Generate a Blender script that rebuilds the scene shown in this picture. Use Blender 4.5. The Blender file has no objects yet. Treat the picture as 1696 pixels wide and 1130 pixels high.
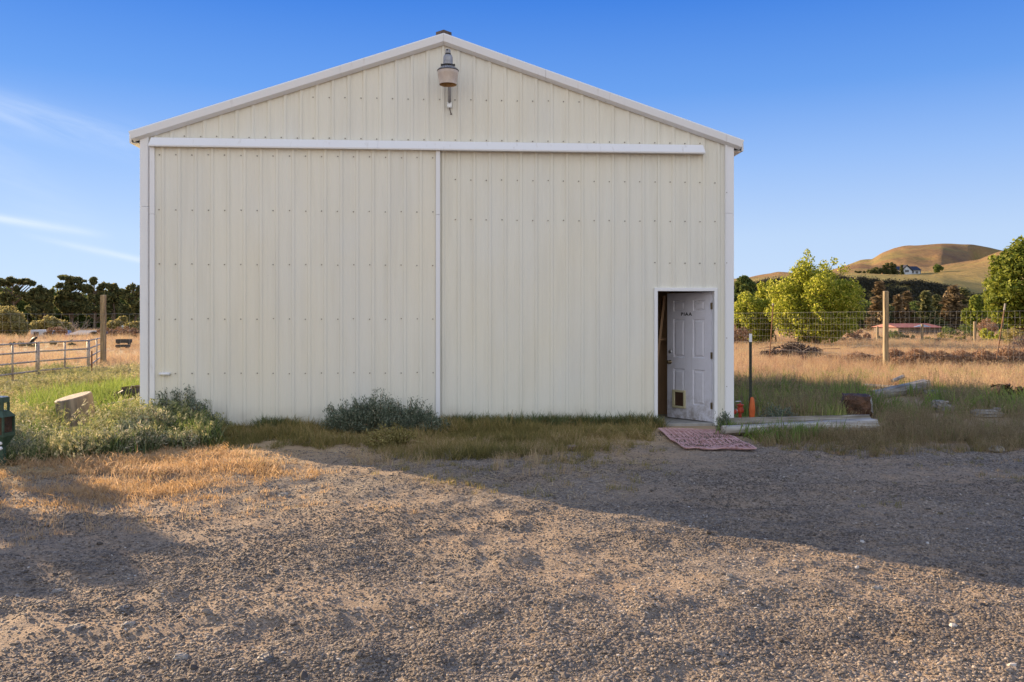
import bpy, math, random
import numpy as np
from mathutils import Vector, Matrix
random.seed(7); rng = np.random.default_rng(11)
sc = bpy.context.scene
C = sc.collection
PI = math.pi
# ------------------------------------------------------------------ camera
EYE, FPX, HY = 1.62, 1400.0, 530.0
cd = bpy.data.cameras.new('camera'); cam = bpy.data.objects.new('camera', cd); C.objects.link(cam)
cam.location = (0, 0, EYE); cam.rotation_euler = (PI/2, 0, 0)
cd.sensor_width = 36; cd.lens = 36*FPX/1696; cd.shift_y = -(565-HY)/1696
cd.clip_start = .05; cd.clip_end = 8000
sc.camera = cam
# ------------------------------------------------------------------ world and sun
SUN_EL, SUN_AZ = math.radians(17), math.atan2(-.766, .643)
w = bpy.data.worlds.new('World'); sc.world = w; w.use_nodes = True
nt = w.node_tree; N = nt.nodes; L = nt.links
bg = N['Background']; bg.inputs['Strength'].default_value = .117
sky = N.new('ShaderNodeTexSky'); sky.sky_type = 'NISHITA'; sky.sun_disc = False
sky.sun_elevation = SUN_EL; sky.sun_rotation = SUN_AZ; sky.altitude = 500
sky.air_density = .7; sky.dust_density = 0; sky.ozone_density = 4.0
tc = N.new('ShaderNodeTexCoord'); sp = N.new('ShaderNodeSeparateXYZ'); L.new(tc.outputs['Generated'], sp.inputs[0])
def wm(op, a, b=None, c=None):
    n = N.new('ShaderNodeMath'); n.operation = op
    for i, v in enumerate((a, b, c)):
        if v is None: continue
        if isinstance(v, (int, float)): n.inputs[i].default_value = v
        else: L.new(v, n.inputs[i])
    return n.outputs[0]
az = wm('ARCTAN2', sp.outputs[0], sp.outputs[1]); el = wm('ARCSINE', sp.outputs[2])
def azel(px, py):
    k, m = (px-848)/FPX, (HY-py)/FPX
    return math.atan(k), math.atan2(m, math.hypot(1, k))
gr = N.new('ShaderNodeValToRGB'); L.new(wm('MULTIPLY', wm('MAXIMUM', el, 0.0), 1/1.5708), gr.inputs[0]); ge = gr.color_ramp.elements   # clear-sky colour by height above the horizon
GS = ((.0, (.66, .79, 1.0)), (.06, (.56, .73, 1.0)), (.115, (.34, .56, 1.0)), (.165, (.155, .385, .93)), (.23, (.055, .24, .83)), (.40, (.045, .19, .70)), (1.0, (.035, .14, .55)))
while len(ge) < len(GS): ge.new(.5)
for e_, (p_, c_) in zip(ge, GS): e_.position = p_; e_.color = c_+(1,)
sm_ = N.new('ShaderNodeVectorMath'); sm_.operation = 'SCALE'; L.new(gr.outputs[0], sm_.inputs[0]); sm_.inputs['Scale'].default_value = 3.05
hs = N.new('ShaderNodeMix'); hs.data_type = 'RGBA'; hs.inputs[0].default_value = .05; L.new(sm_.outputs[0], hs.inputs[6]); L.new(sky.outputs[0], hs.inputs[7])
cx = N.new('ShaderNodeCombineXYZ'); L.new(wm('MULTIPLY', az, 5.0), cx.inputs[0])
L.new(wm('MULTIPLY', wm('ADD', el, wm('MULTIPLY', az, .28)), 30.0), cx.inputs[1])
ns = N.new('ShaderNodeTexNoise'); ns.inputs['Scale'].default_value = 1.6; ns.inputs['Detail'].default_value = 7; ns.inputs['Roughness'].default_value = .62
ns.inputs['Distortion'].default_value = .6; L.new(cx.outputs[0], ns.inputs['Vector'])
fib = wm('SUBTRACT', wm('MULTIPLY', ns.outputs[0], 2.2), .55)
tot = None
for (x0, y0, x1, y1, wd, am) in ((-330, 90, 330, 262, .017, .36), (-260, 318, 190, 392, .0042, .75), (20, 385, 420, 470, .0035, .5), (-200, 120, 200, 420, .03, .14), (-900, 60, -300, 300, .04, .5)):
    a0, e0 = azel(x0, y0); a1, e1 = azel(x1, y1); s = (e1-e0)/(a1-a0)
    d = wm('SUBTRACT', wm('SUBTRACT', el, e0), wm('MULTIPLY', wm('SUBTRACT', az, a0), s))
    g = wm('POWER', 2.718, wm('MULTIPLY', wm('MULTIPLY', d, d), -1/(wd*wd)))
    am_, ac = (a1-a0)/2, (a0+a1)/2
    q = wm('DIVIDE', wm('SUBTRACT', az, ac), am_)
    win = wm('SUBTRACT', 1.0, wm('MULTIPLY', q, q)); win = wm('MAXIMUM', win, 0.0)
    t = wm('MULTIPLY', wm('MULTIPLY', wm('MULTIPLY', g, win), am), wm('MAXIMUM', fib, 0.0))
    tot = t if tot is None else wm('ADD', tot, t)
mx = N.new('ShaderNodeMix'); mx.data_type = 'RGBA'; L.new(wm('MINIMUM', tot, .8), mx.inputs[0])
gb = N.new('ShaderNodeValToRGB'); L.new(wm('MULTIPLY', wm('MAXIMUM', el, 0.0), 1/1.5708), gb.inputs[0]); ge = gb.color_ramp.elements   # paler sky added away from the view to brighten the shaded wall
GS = ((.0, (.98, .94, .88)), (.2, (.92, .93, .97)), (.5, (.60, .70, .88)), (1.0, (.34, .46, .74)))
while len(ge) < len(GS): ge.new(.5)
for e_, (p_, c_) in zip(ge, GS): e_.position = p_; e_.color = c_+(1,)
sb_ = N.new('ShaderNodeVectorMath'); sb_.operation = 'SCALE'; L.new(gb.outputs[0], sb_.inputs[0]); sb_.inputs['Scale'].default_value = 4.1
fb = wm('DIVIDE', wm('SUBTRACT', .45, sp.outputs[1]), 1.1); fb = wm('MINIMUM', wm('MAXIMUM', fb, 0.0), 1.0); fb = wm('MULTIPLY', wm('MULTIPLY', fb, fb), wm('SUBTRACT', 3.0, wm('MULTIPLY', fb, 2.0)))
hb = N.new('ShaderNodeMix'); hb.data_type = 'RGBA'; L.new(fb, hb.inputs[0]); L.new(hs.outputs[2], hb.inputs[6]); L.new(sb_.outputs[0], hb.inputs[7])
L.new(hb.outputs[2], mx.inputs[6]); mx.inputs[7].default_value = (2.9, 3.2, 3.6, 1)
L.new(mx.outputs[2], bg.inputs['Color'])
sd = bpy.data.lights.new('sun', 'SUN'); sun = bpy.data.objects.new('sun', sd); C.objects.link(sun)
sd.energy = 5.0; sd.angle = math.radians(.5); sd.color = (1, .74, .46)
sv = Vector((math.sin(SUN_AZ)*math.cos(SUN_EL), math.cos(SUN_AZ)*math.cos(SUN_EL), math.sin(SUN_EL)))
sun.rotation_euler = sv.to_track_quat('Z', 'Y').to_euler()
sc.view_settings.view_transform = 'Standard'; sc.view_settings.look = 'None'; sc.view_settings.gamma = 1
sc.view_settings.use_curve_mapping = False; sc.view_settings.exposure = 1.37
sc.cycles.max_bounces = 6; sc.cycles.transparent_max_bounces = 8
# ------------------------------------------------------------------ helpers
def G(px, py):                                  # where the ground is seen at a point of the photograph
    D = EYE*FPX/(py-HY); return ((px-848)/FPX*D, D)
def P(px, py, D): return Vector(((px-848)/FPX*D, D, EYE-(py-HY)/FPX*D))
def GV(px, py, z=0): x, y = G(px, py); return Vector((x, y, z))
def _h(ix, iy, s):
    n = (ix*374761393 + iy*668265263 + s*974634777) & 0xffffffff
    n = ((n ^ (n >> 13))*1274126177) & 0xffffffff
    return ((n ^ (n >> 16)) & 0xffff)/65535.0
def vn(x, y, s=0):
    x = np.asarray(x, float); y = np.asarray(y, float)
    ix = np.floor(x).astype(np.int64); iy = np.floor(y).astype(np.int64); fx = x-ix; fy = y-iy
    fx = fx*fx*(3-2*fx); fy = fy*fy*(3-2*fy)
    a = _h(ix, iy, s); b = _h(ix+1, iy, s); c = _h(ix, iy+1, s); d = _h(ix+1, iy+1, s)
    return (a*(1-fx)+b*fx)*(1-fy)+(c*(1-fx)+d*fx)*fy - .5
def gh(x, y):                                   # height of the ground
    x = np.asarray(x, float); y = np.asarray(y, float)
    near = 1/(1+(np.hypot(x, y)/22)**4)
    h = .065*vn(x*.8+y*.35, y*.9, 1)+.055*vn(x*1.4, y*2.9, 2)+.036*vn(x*5.3, y*5.3, 3)+.018*vn(x*11.3, y*11.3, 4)
    bar = 1-.85*np.exp(-np.maximum(0, 12.2-y)**2/.3)*(np.abs(x+1) < 5.2)
    return h*near*bar - .012
def inpoly(x, y, poly):
    r = np.zeros(len(x), bool); n = len(poly); j = n-1
    for i in range(n):
        xi, yi = poly[i]; xj, yj = poly[j]
        c = ((yi > y) != (yj > y)) & (x < (xj-xi)*(y-yi)/((yj-yi)+1e-12)+xi); r ^= c; j = i
    return r
def link(o, parent=None):
    C.objects.link(o)
    if parent: o.parent = parent
    return o
def tag(o, label=None, cat=None, group=None, kind=None):
    if label: o['label'] = label
    if cat: o['category'] = cat
    if group: o['group'] = group
    if kind: o['kind'] = kind
    return o
def empty(name, loc, rz=0, **k):
    o = bpy.data.objects.new(name, None); o.empty_display_size = .2; link(o); o.location = loc; o.rotation_euler = (0, 0, rz)
    return tag(o, **k)
class MB:
    def __init__(s): s.v = []; s.f = []
    def add(s, v, f):
        b = len(s.v); s.v += [tuple(p) for p in v]; s.f += [tuple(i+b for i in q) for q in f]; return s
    def box(s, x0, x1, y0, y1, z0, z1, M=None):
        v = [Vector((x, y, z)) for z in (z0, z1) for y in (y0, y1) for x in (x0, x1)]
        if M: v = [M @ p for p in v]
        return s.add(v, [(0, 2, 3, 1), (4, 5, 7, 6), (0, 1, 5, 4), (2, 6, 7, 3), (0, 4, 6, 2), (1, 3, 7, 5)])
    def hexa(s, p):                             # eight corners: bottom ring then top ring
        return s.add(p, [(3, 2, 1, 0), (4, 5, 6, 7), (0, 1, 5, 4), (1, 2, 6, 5), (2, 3, 7, 6), (3, 0, 4, 7)])
    def tube(s, pts, rad, n=6, cap=True, sq=1.0, jit=0):
        pts = [Vector(p) for p in pts]
        if not hasattr(rad, '__len__'): rad = [rad]*len(pts)
        b = len(s.v); up = Vector((0, 0, 1))
        for i, p in enumerate(pts):
            t = (pts[min(i+1, len(pts)-1)]-pts[max(i-1, 0)]).normalized()
            a = t.cross(up if abs(t.z) < .95 else Vector((1, 0, 0))).normalized(); c = t.cross(a)
            for k in range(n):
                th = 2*PI*k/n+.3; r = rad[i]*(1+jit*(random.random()-.5))
                s.v.append(tuple(p+a*math.cos(th)*r+c*math.sin(th)*r*sq))
        for i in range(len(pts)-1):
            for k in range(n):
                k2 = (k+1) % n; s.f.append((b+i*n+k, b+i*n+k2, b+(i+1)*n+k2, b+(i+1)*n+k))
        if cap:
            s.f.append(tuple(b+k for k in range(n))[::-1]); s.f.append(tuple(b+(len(pts)-1)*n+k for k in range(n)))
        return s
    def lathe(s, prof, n=24, M=None, cap=False):
        b = len(s.v)
        for r, z in prof:
            for k in range(n):
                p = Vector((r*math.cos(2*PI*k/n), r*math.sin(2*PI*k/n), z)); s.v.append(tuple(M @ p if M else p))
        for i in range(len(prof)-1):
            for k in range(n):
                k2 = (k+1) % n; s.f.append((b+i*n+k, b+i*n+k2, b+(i+1)*n+k2, b+(i+1)*n+k))
        if cap:
            s.f.append(tuple(b+k for k in range(n))[::-1]); s.f.append(tuple(b+(len(prof)-1)*n+k for k in range(n)))
        return s
    def build(s, name, mat, parent=None, smooth=False, bevel=0, loc=None, **k):
        me = bpy.data.meshes.new(name); me.from_pydata(s.v, [], s.f); me.validate(); me.update()
        if mat: me.materials.append(mat)
        if smooth: me.polygons.foreach_set('use_smooth', [True]*len(me.polygons))
        o = bpy.data.objects.new(name, me); link(o, parent)
        if loc is not None: o.location = loc
        if bevel:
            m = o.modifiers.new('bevel', 'BEVEL'); m.width = bevel; m.segments = 2; m.limit_method = 'ANGLE'
        return tag(o, **k)
def npmesh(name, verts, faces, mat, parent=None, **k):   # faces: (n, 3 or 4) array
    me = bpy.data.meshes.new(name); verts = np.asarray(verts, np.float32); faces = np.asarray(faces, np.int32)
    nf, q = faces.shape
    me.vertices.add(len(verts)); me.vertices.foreach_set('co', verts.ravel())
    me.loops.add(nf*q); me.loops.foreach_set('vertex_index', faces.ravel())
    me.polygons.add(nf); me.polygons.foreach_set('loop_start', np.arange(nf, dtype=np.int32)*q)
    me.update(calc_edges=True); me.validate()
    if mat: me.materials.append(mat)
    o = bpy.data.objects.new(name, me)
    if parent != 'none': link(o, parent)
    return tag(o, **k)
# ------------------------------------------------------------------ materials
class NM:
    def __init__(s, name):
        s.m = bpy.data.materials.new(name); s.m.use_nodes = True; s.t = s.m.node_tree; s.N = s.t.nodes; s.L = s.t.links
        s.b = s.N['Principled BSDF']; s.tc = s.N.new('ShaderNodeTexCoord')
    def put(s, sock, v):
        if isinstance(v, (int, float)): sock.default_value = v
        elif isinstance(v, (tuple, list)): sock.default_value = tuple(v)+((1,) if len(v) == 3 and sock.type == 'RGBA' else ())
        else: s.L.new(v, sock)
    def vec(s, scale=(1, 1, 1), coord='Object'):
        n = s.N.new('ShaderNodeMapping'); s.L.new(s.tc.outputs[coord], n.inputs[0]); n.inputs['Scale'].default_value = scale; return n.outputs[0]
    def noise(s, scale, detail=4, vec=None, rough=.55, dist=0):
        n = s.N.new('ShaderNodeTexNoise'); n.inputs['Scale'].default_value = scale; n.inputs['Detail'].default_value = detail
        n.inputs['Roughness'].default_value = rough; n.inputs['Distortion'].default_value = dist
        s.L.new(vec if vec else s.vec(), n.inputs['Vector']); return n.outputs[0]
    def vor(s, scale, vec=None, out='Distance', rnd=1):
        n = s.N.new('ShaderNodeTexVoronoi'); n.inputs['Scale'].default_value = scale; n.inputs['Randomness'].default_value = rnd
        s.L.new(vec if vec else s.vec(), n.inputs['Vector']); return n.outputs[out]
    def ramp(s, fac, stops):
        n = s.N.new('ShaderNodeValToRGB'); s.put(n.inputs[0], fac); e = n.color_ramp.elements
        while len(e) < len(stops): e.new(.5)
        for i, (p, c) in enumerate(stops):
            e[i].position = p; e[i].color = (tuple(c)+(1,)) if not isinstance(c, (int, float)) else (c, c, c, 1)
        return n.outputs[0]
    def mix(s, f, a, b, mode='MIX'):
        n = s.N.new('ShaderNodeMix'); n.data_type = 'RGBA'; n.blend_type = mode; s.put(n.inputs[0], f); s.put(n.inputs[6], a); s.put(n.inputs[7], b); return n.outputs[2]
    def math(s, op, a, b=0.0, c=None):
        n = s.N.new('ShaderNodeMath'); n.operation = op; s.put(n.inputs[0], a); s.put(n.inputs[1], b)
        if c is not None: s.put(n.inputs[2], c)
        return n.outputs[0]
    def bump(s, h, strength=.3, dist=.01):
        n = s.N.new('ShaderNodeBump'); n.inputs['Strength'].default_value = strength; n.inputs['Distance'].default_value = dist
        s.put(n.inputs['Height'], h); s.L.new(n.outputs[0], s.b.inputs['Normal'])
    def sep(s, v):
        n = s.N.new('ShaderNodeSeparateXYZ'); s.L.new(v, n.inputs[0]); return n.outputs
    def fin(s, col=None, rough=.7, metal=0, spec=.4):
        if col is not None: s.put(s.b.inputs['Base Color'], col)
        s.put(s.b.inputs['Roughness'], rough); s.put(s.b.inputs['Metallic'], metal); s.b.inputs['Specular IOR Level'].default_value = spec
        return s.m
def pmat(name, c0, c1, scale=6, st=(1, 1, 1), rough=.7, bump=.2, bd=.005, metal=0, detail=5, spec=.35, c2=None):
    s = NM(name); v = s.vec(st); n = s.noise(scale, detail, v)
    stops = [(.32, c0), (.68, c1)] if c2 is None else [(.3, c0), (.5, c1), (.72, c2)]
    col = s.ramp(n, stops)
    if bump: s.bump(s.noise(scale*3, 4, v), bump, bd)
    return s.fin(col, rough, metal, spec)
def leafmat(name, stops, trans=.35, rough=.7, inst=True):
    s = NM(name); g = s.N.new('ShaderNodeNewGeometry'); r = g.outputs['Random Per Island']
    if inst:
        a = s.N.new('ShaderNodeAttribute'); a.attribute_type = 'INSTANCER'; a.attribute_name = 'tint'
        r = s.math('ADD', s.math('MULTIPLY', a.outputs['Fac'], .5), s.math('MULTIPLY', r, .5))
    col = s.ramp(r, stops)
    s.put(s.b.inputs['Base Color'], col); s.b.inputs['Roughness'].default_value = rough; s.b.inputs['Specular IOR Level'].default_value = .2
    t = s.N.new('ShaderNodeBsdfTranslucent'); s.L.new(col, t.inputs[0])
    mx = s.N.new('ShaderNodeMixShader'); mx.inputs[0].default_value = trans
    s.L.new(s.b.outputs[0], mx.inputs[1]); s.L.new(t.outputs[0], mx.inputs[2]); s.L.new(mx.outputs[0], s.N['Material Output'].inputs[0])
    return s.m
M = {}
def cream(name, c):
    s = NM(name); o = s.vec((1, 1, .25)); n = s.noise(1.1, 4, o); n2 = s.noise(9, 6, s.vec((1, 1, .06)))
    a = s.mix(s.math('MULTIPLY', s.ramp(n, [(.35, 0), (.7, 1)]), .8), c, [c[0]*.88, c[1]*.92, c[2]*1.02])
    oi = s.N.new('ShaderNodeObjectInfo'); a = s.mix(s.math('MULTIPLY', oi.outputs['Random'], .35), a, [c[0]*.93, c[1]*.95, c[2]*1.0])
    a = s.mix(s.math('MULTIPLY', s.ramp(s.noise(.7, 3, s.vec((1, 1, .7))), [(.4, 0), (.65, 1)]), .4), a, [c[0]*.97, c[1]*.93, c[2]*.84])
    a = s.mix(s.math('MULTIPLY', s.ramp(n2, [(.45, 0), (.75, 1)]), .13), a, (.33, .30, .23))
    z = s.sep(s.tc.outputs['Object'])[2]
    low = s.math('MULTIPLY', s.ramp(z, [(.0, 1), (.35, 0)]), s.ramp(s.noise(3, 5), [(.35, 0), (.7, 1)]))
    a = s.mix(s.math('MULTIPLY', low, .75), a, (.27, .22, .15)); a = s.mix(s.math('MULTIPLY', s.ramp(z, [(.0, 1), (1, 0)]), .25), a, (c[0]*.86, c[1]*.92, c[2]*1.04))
    sp = s.ramp(s.vor(3.1), [(.0, 1), (.018, 0)])
    a = s.mix(s.math('MULTIPLY', sp, .6), a, (.16, .13, .1))
    s.bump(s.noise(1.7, 3, s.vec((1.6, 1, .45))), .5, .012)
    return s.fin(a, s.math('ADD', .28, s.math('MULTIPLY', n2, .25)), 0, .5)
M['cream'] = cream('cream_painted_steel', (.785, .76, .65))
M['cream_door'] = cream('cream_painted_door_steel', (.79, .76, .65))
def white(name, c=(.82, .83, .85), grime=0):
    s = NM(name); n = s.noise(2.0, 4, s.vec((1, 1, .3))); a = s.mix(s.math('MULTIPLY', n, .35), c, [v*.82 for v in c])
    d = s.ramp(s.noise(14, 6, s.vec((1, 1, .12))), [(.62, 0), (.8, 1)])
    a = s.mix(s.math('MULTIPLY', d, .35), a, (.30, .25, .19)); s.bump(s.noise(5, 3), .12, .004)
    if grime:
        z = s.sep(s.tc.outputs['Object'])[2]; lo = s.math('MULTIPLY', s.ramp(z, [(0, 1), (.45, .12), (1, .08)]), s.ramp(s.noise(7, 6, None, .7), [(.42, 0), (.62, 1)])); a = s.mix(s.math('MULTIPLY', lo, grime), a, (.20, .16, .12))
        kn = s.ramp(s.math('ADD', s.math('ABSOLUTE', s.math('SUBTRACT', z, .95)), s.math('MULTIPLY', s.math('ABSOLUTE', s.math('ADD', s.sep(s.tc.outputs['Object'])[0], .80)), 2.0)), [(.05, 1), (.32, 0)]); a = s.mix(s.math('MULTIPLY', s.math('MULTIPLY', kn, s.noise(12, 5)), .5), a, (.30, .25, .2))
    return s.fin(a, .4, 0, .45)
M['white'] = white('white_painted_steel'); M['door'] = white('white_door_paint', (.70, .70, .77), .8)
M['pipe'] = pmat('weathered_pipe', (.24, .21, .18), (.44, .40, .35), 9, metal=.2, rough=.5, bump=.1)
M['rust'] = pmat('rusty_steel', (.10, .045, .02), (.24, .11, .05), 14)
M['screw'] = pmat('weathered_screw', (.16, .15, .13), (.34, .31, .26), 40, metal=.5, rough=.5, bump=0)
M['dark'] = pmat('dark_metal', (.03, .03, .03), (.07, .065, .06), 20, metal=.4, rough=.5)
M['brass'] = pmat('aged_brass', (.16, .12, .07), (.3, .24, .15), 30, metal=.9, rough=.35, bump=0)
M['steel'] = pmat('brushed_steel', (.45, .45, .45), (.6, .6, .6), 30, metal=.9, rough=.3, bump=0)
M['galv'] = pmat('galvanised_steel', (.26, .26, .27), (.40, .40, .41), 18, metal=.35, rough=.5, bump=.1)
M['wire'] = pmat('fence_wire', (.20, .20, .19), (.36, .35, .32), 5, metal=.3, rough=.5, bump=0)
M['lens'] = pmat('yellowed_plastic_lens', (.45, .36, .29), (.60, .50, .42), 9, rough=.35, bump=.1)
M['lens_in'] = pmat('yellowed_lens_inside', (.42, .27, .13), (.60, .42, .22), 9, rough=.5, bump=.1)
M['vent'] = pmat('brown_vent', (.07, .05, .045), (.13, .10, .085), 20)
M['concrete'] = pmat('concrete', (.26, .25, .23), (.38, .36, .33), 8, bump=.3)
M['ply'] = pmat('plywood', (.30, .18, .10), (.46, .30, .17), 3, (1, 1, .15), bump=.2)
M['plastic_pet'] = pmat('cream_plastic', (.50, .46, .28), (.58, .53, .34), 6, rough=.4, bump=0)
M['flap'] = pmat('brown_flap', (.06, .035, .025), (.10, .06, .04), 5, rough=.3, bump=0)
M['black'] = pmat('black_print', (.012, .012, .014), (.02, .02, .022), 30, rough=.5, bump=0)
M['wood_grey'] = pmat('weathered_grey_wood', (.13, .115, .10), (.40, .38, .34), 9, (.25, 3, 3), bump=.7, bd=.012)
M['wood_pale'] = pmat('pale_weathered_wood', (.20, .175, .15), (.58, .55, .50), 8, (.2, 3, 3), bump=.9, bd=.015)
M['wood_greyz'] = pmat('weathered_grey_wood_upright', (.10, .08, .065), (.30, .25, .20), 8, (2, 2, .15), bump=.7, bd=.012)
M['wood_tan'] = pmat('tan_post_wood', (.13, .095, .05), (.36, .28, .17), 7, (3, 3, .3), bump=.5, bd=.01)
M['wood_dark'] = pmat('dark_rotten_wood', (.035, .02, .013), (.13, .065, .035), 9, (1, 1, 1), bump=1, bd=.03)
M['bark'] = pmat('bark', (.06, .045, .03), (.16, .12, .09), 8, (2, 2, .4), bump=.8, bd=.02)
M['rubber'] = pmat('tyre_rubber', (.025, .023, .02), (.07, .06, .05), 9, bump=.4)
M['green_paint'] = pmat('faded_green_paint', (.025, .055, .035), (.065, .11, .075), 12, rough=.5, bump=.2)
M['tpost'] = pmat('dark_green_steel', (.018, .025, .02), (.04, .05, .04), 20, rough=.5)
M['orange'] = pmat('orange_plastic', (.48, .09, .02), (.62, .15, .04), 8, rough=.5)
M['red'] = pmat('red_paint', (.45, .045, .02), (.60, .09, .04), 14, rough=.4)
M['mat'] = pmat('pink_rubber_mat', (.44, .22, .20), (.64, .42, .40), 7, rough=.8, detail=8)
M['brick'] = pmat('red_brown_wood', (.22, .09, .05), (.42, .2, .12), 8)
M['bird'] = pmat('black_feathers', (.01, .01, .012), (.03, .03, .035), 9, rough=.5, bump=0)
M['pale_wall'] = pmat('pale_siding', (.45, .5, .56), (.6, .64, .7), 1, bump=0)
M['grey_roof'] = pmat('grey_roofing', (.16, .16, .17), (.26, .26, .27), 1.5, bump=0)
M['brown_wall'] = pmat('brown_siding', (.10, .07, .05), (.18, .13, .09), 1, bump=0)
M['blue_roof'] = pmat('blue_green_roofing', (.16, .26, .32), (.26, .38, .44), 1, bump=0)
M['red_roof'] = pmat('red_roofing', (.22, .07, .05), (.34, .13, .09), 1.5, bump=0)
M['blue'] = pmat('blue_tarp', (.2, .32, .5), (.3, .42, .6), 2, bump=0)
M['glass'] = pmat('dark_window_glass', (.03, .035, .045), (.05, .055, .07), 3, rough=.08, bump=0, spec=.6)
M['stone'] = pmat('pale_stone', (.20, .18, .155), (.36, .33, .29), 10, bump=.4)
M['stone_dark'] = pmat('grey_stone', (.10, .095, .09), (.21, .19, .175), 12, bump=.5)
M['stone_tan'] = pmat('brown_stone', (.17, .12, .09), (.30, .22, .16), 12, bump=.5)
def straw(a=.55): return None
GR = dict(
 dry=[(0, (.34, .22, .12)), (.4, (.50, .36, .21)), (.7, (.60, .46, .28)), (1, (.52, .46, .20))],
 pink=[(0, (.28, .16, .10)), (.5, (.47, .30, .20)), (1, (.60, .43, .28))],
 fluff=[(0, (.15, .19, .06)), (.35, (.31, .33, .13)), (.65, (.58, .50, .27)), (1, (.82, .70, .45))],
 green=[(0, (.10, .15, .04)), (.5, (.19, .27, .06)), (.85, (.31, .37, .09)), (1, (.50, .44, .18))],
 olive=[(0, (.12, .12, .04)), (.4, (.24, .21, .07)), (.68, (.38, .29, .12)), (1, (.62, .46, .25))],
 weed=[(0, (.07, .10, .045)), (.45, (.15, .19, .08)), (.8, (.31, .31, .15)), (1, (.52, .44, .25))],
 brown=[(0, (.17, .13, .06)), (.4, (.30, .225, .12)), (.75, (.44, .345, .19)), (1, (.26, .27, .10))],
 orange=[(0, (.30, .20, .11)), (.3, (.52, .33, .15)), (.55, (.62, .45, .28)), (.78, (.50, .34, .22)), (1, (.34, .36, .10))])
for k_, st_ in GR.items(): M['g_'+k_] = leafmat('grass_'+k_, st_, .4)
M['g_scrub'] = leafmat('scrub', [(0, (.02, .022, .016)), (.5, (.04, .042, .03)), (1, (.09, .085, .05))], .1)  # near-black leaves that carry the shade of the bluff face in their colour
def fol(k, stops, trans=.35): M[k] = leafmat('leaves_'+k, stops, trans, inst=False)
fol('willow', [(0, (.14, .18, .022)), (.4, (.29, .33, .035)), (.8, (.48, .49, .07)), (1, (.62, .57, .15))], .55)
fol('maple', [(0, (.08, .115, .018)), (.5, (.18, .22, .03)), (1, (.33, .35, .06))], .4)
fol('pine', [(0, (.05, .065, .03)), (.5, (.12, .135, .055)), (.85, (.24, .23, .09)), (1, (.36, .31, .13))], .45)
fol('pinered', [(0, (.07, .055, .03)), (.5, (.18, .13, .07)), (1, (.34, .25, .14))], .3)
fol('olive', [(0, (.16, .14, .05)), (.5, (.34, .30, .11)), (1, (.50, .43, .19))], .45)
fol('midgreen', [(0, (.045, .075, .02)), (.5, (.11, .15, .04)), (1, (.22, .26, .07))], .35)
fol('sage', [(0, (.08, .085, .05)), (.5, (.16, .16, .09)), (1, (.27, .24, .15))], .25)
fol('weedleaf', [(0, (.08, .11, .07)), (.5, (.17, .21, .15)), (.85, (.27, .31, .23)), (1, (.40, .38, .27))], .3)
fol('dusty', [(0, (.12, .15, .08)), (.4, (.24, .27, .16)), (.75, (.42, .41, .28)), (1, (.62, .54, .40))], .35)
fol('twig', [(0, (.17, .095, .055)), (.5, (.37, .225, .135)), (1, (.56, .38, .24))], .15)
# ------------------------------------------------------------------ ground and hills
def axis(lo, hi, step, far, g=1.13):
    a = list(np.arange(lo, hi, step)); s = step; x = hi
    while x < far: a.append(x); s *= g; x += s
    a.append(far); b = []; s = step; x = lo-step
    return a
xs = np.array(axis(0, 8, .042, 4200)); xs = np.concatenate([-xs[::-1][:-1], xs])
ys = np.array(axis(2.2, 14.2, .042, 4200)); ys = np.concatenate([[-4000, -400, -60, -12, -3, 0, 1, 1.8], ys])
X, Y = np.meshgrid(xs, ys); Z = gh(X, Y)
nx, ny = len(xs), len(ys)
i = np.arange(ny-1)[:, None]*nx+np.arange(nx-1)[None, :]; i = i.ravel()
def ground_mat():
    s = NM('gravel_dirt_and_dry_field'); v = s.vec(); xyz = s.sep(v)
    # stones of the gravel
    c1 = s.vor(38, v, 'Color'); d1 = s.vor(38, v); c2 = s.vor(85, v, 'Color'); d2 = s.vor(85, v)
    r1 = s.sep(c1)[0]; r2 = s.sep(c2)[1]
    st = [(0, (.07, .06, .05)), (.4, (.17, .145, .12)), (.75, (.29, .24, .185)), (1, (.44, .37, .29))]
    g = s.mix(.5, s.ramp(r1, st), s.ramp(r2, st))
    dirt = s.ramp(s.noise(30, 6, v), [(.3, (.25, .175, .11)), (.7, (.45, .33, .22))])
    blend = s.ramp(s.math('ADD', s.noise(.55, 5, v, .6), s.math('MULTIPLY', s.noise(6, 4, v), .35)), [(.55, 0), (.86, 1)])
    near = s.mix(blend, g, dirt)
    # worn straw on the soil near the building and field beyond
    field = s.ramp(s.noise(2.5, 7, v, .65), [(.3, (.20, .13, .075)), (.5, (.34, .24, .14)), (.7, (.46, .34, .20))])
    fine = s.ramp(s.noise(.09, 5, s.vec((1, .35, 1)), .6), [(.35, (.44, .31, .19)), (.5, (.50, .36, .21)), (.62, (.38, .34, .15)), (.75, (.44, .28, .17))])
    field = s.mix(.55, field, fine)
    # distance from the yard: field where y > 13.4 or well left of the gravel edge
    wob = s.math('MULTIPLY', s.math('SUBTRACT', s.noise(.8, 4, v), .5), 1.6)
    a = s.math('ADD', xyz[1], wob)
    back = s.ramp(s.math('MULTIPLY', s.math('SUBTRACT', a, 10.4), .5), [(.2, 0), (.6, 1)])
    lf = s.math('SUBTRACT', s.math('ADD', s.math('MULTIPLY', xyz[0], -.55), a), 10.9)
    left = s.ramp(lf, [(.0, 0), (.8, 1)])
    m = s.math('MAXIMUM', back, left)
    col = s.mix(m, near, field)
    s.bump(s.math('ADD', s.math('ADD', s.math('MULTIPLY', d1, .35), s.math('MULTIPLY', d2, .3)), s.math('MULTIPLY', s.noise(70, 6, v, .7), .9)), .8, .012)
    return s.fin(col, .9, 0, .15)
M['ground'] = ground_mat()
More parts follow.
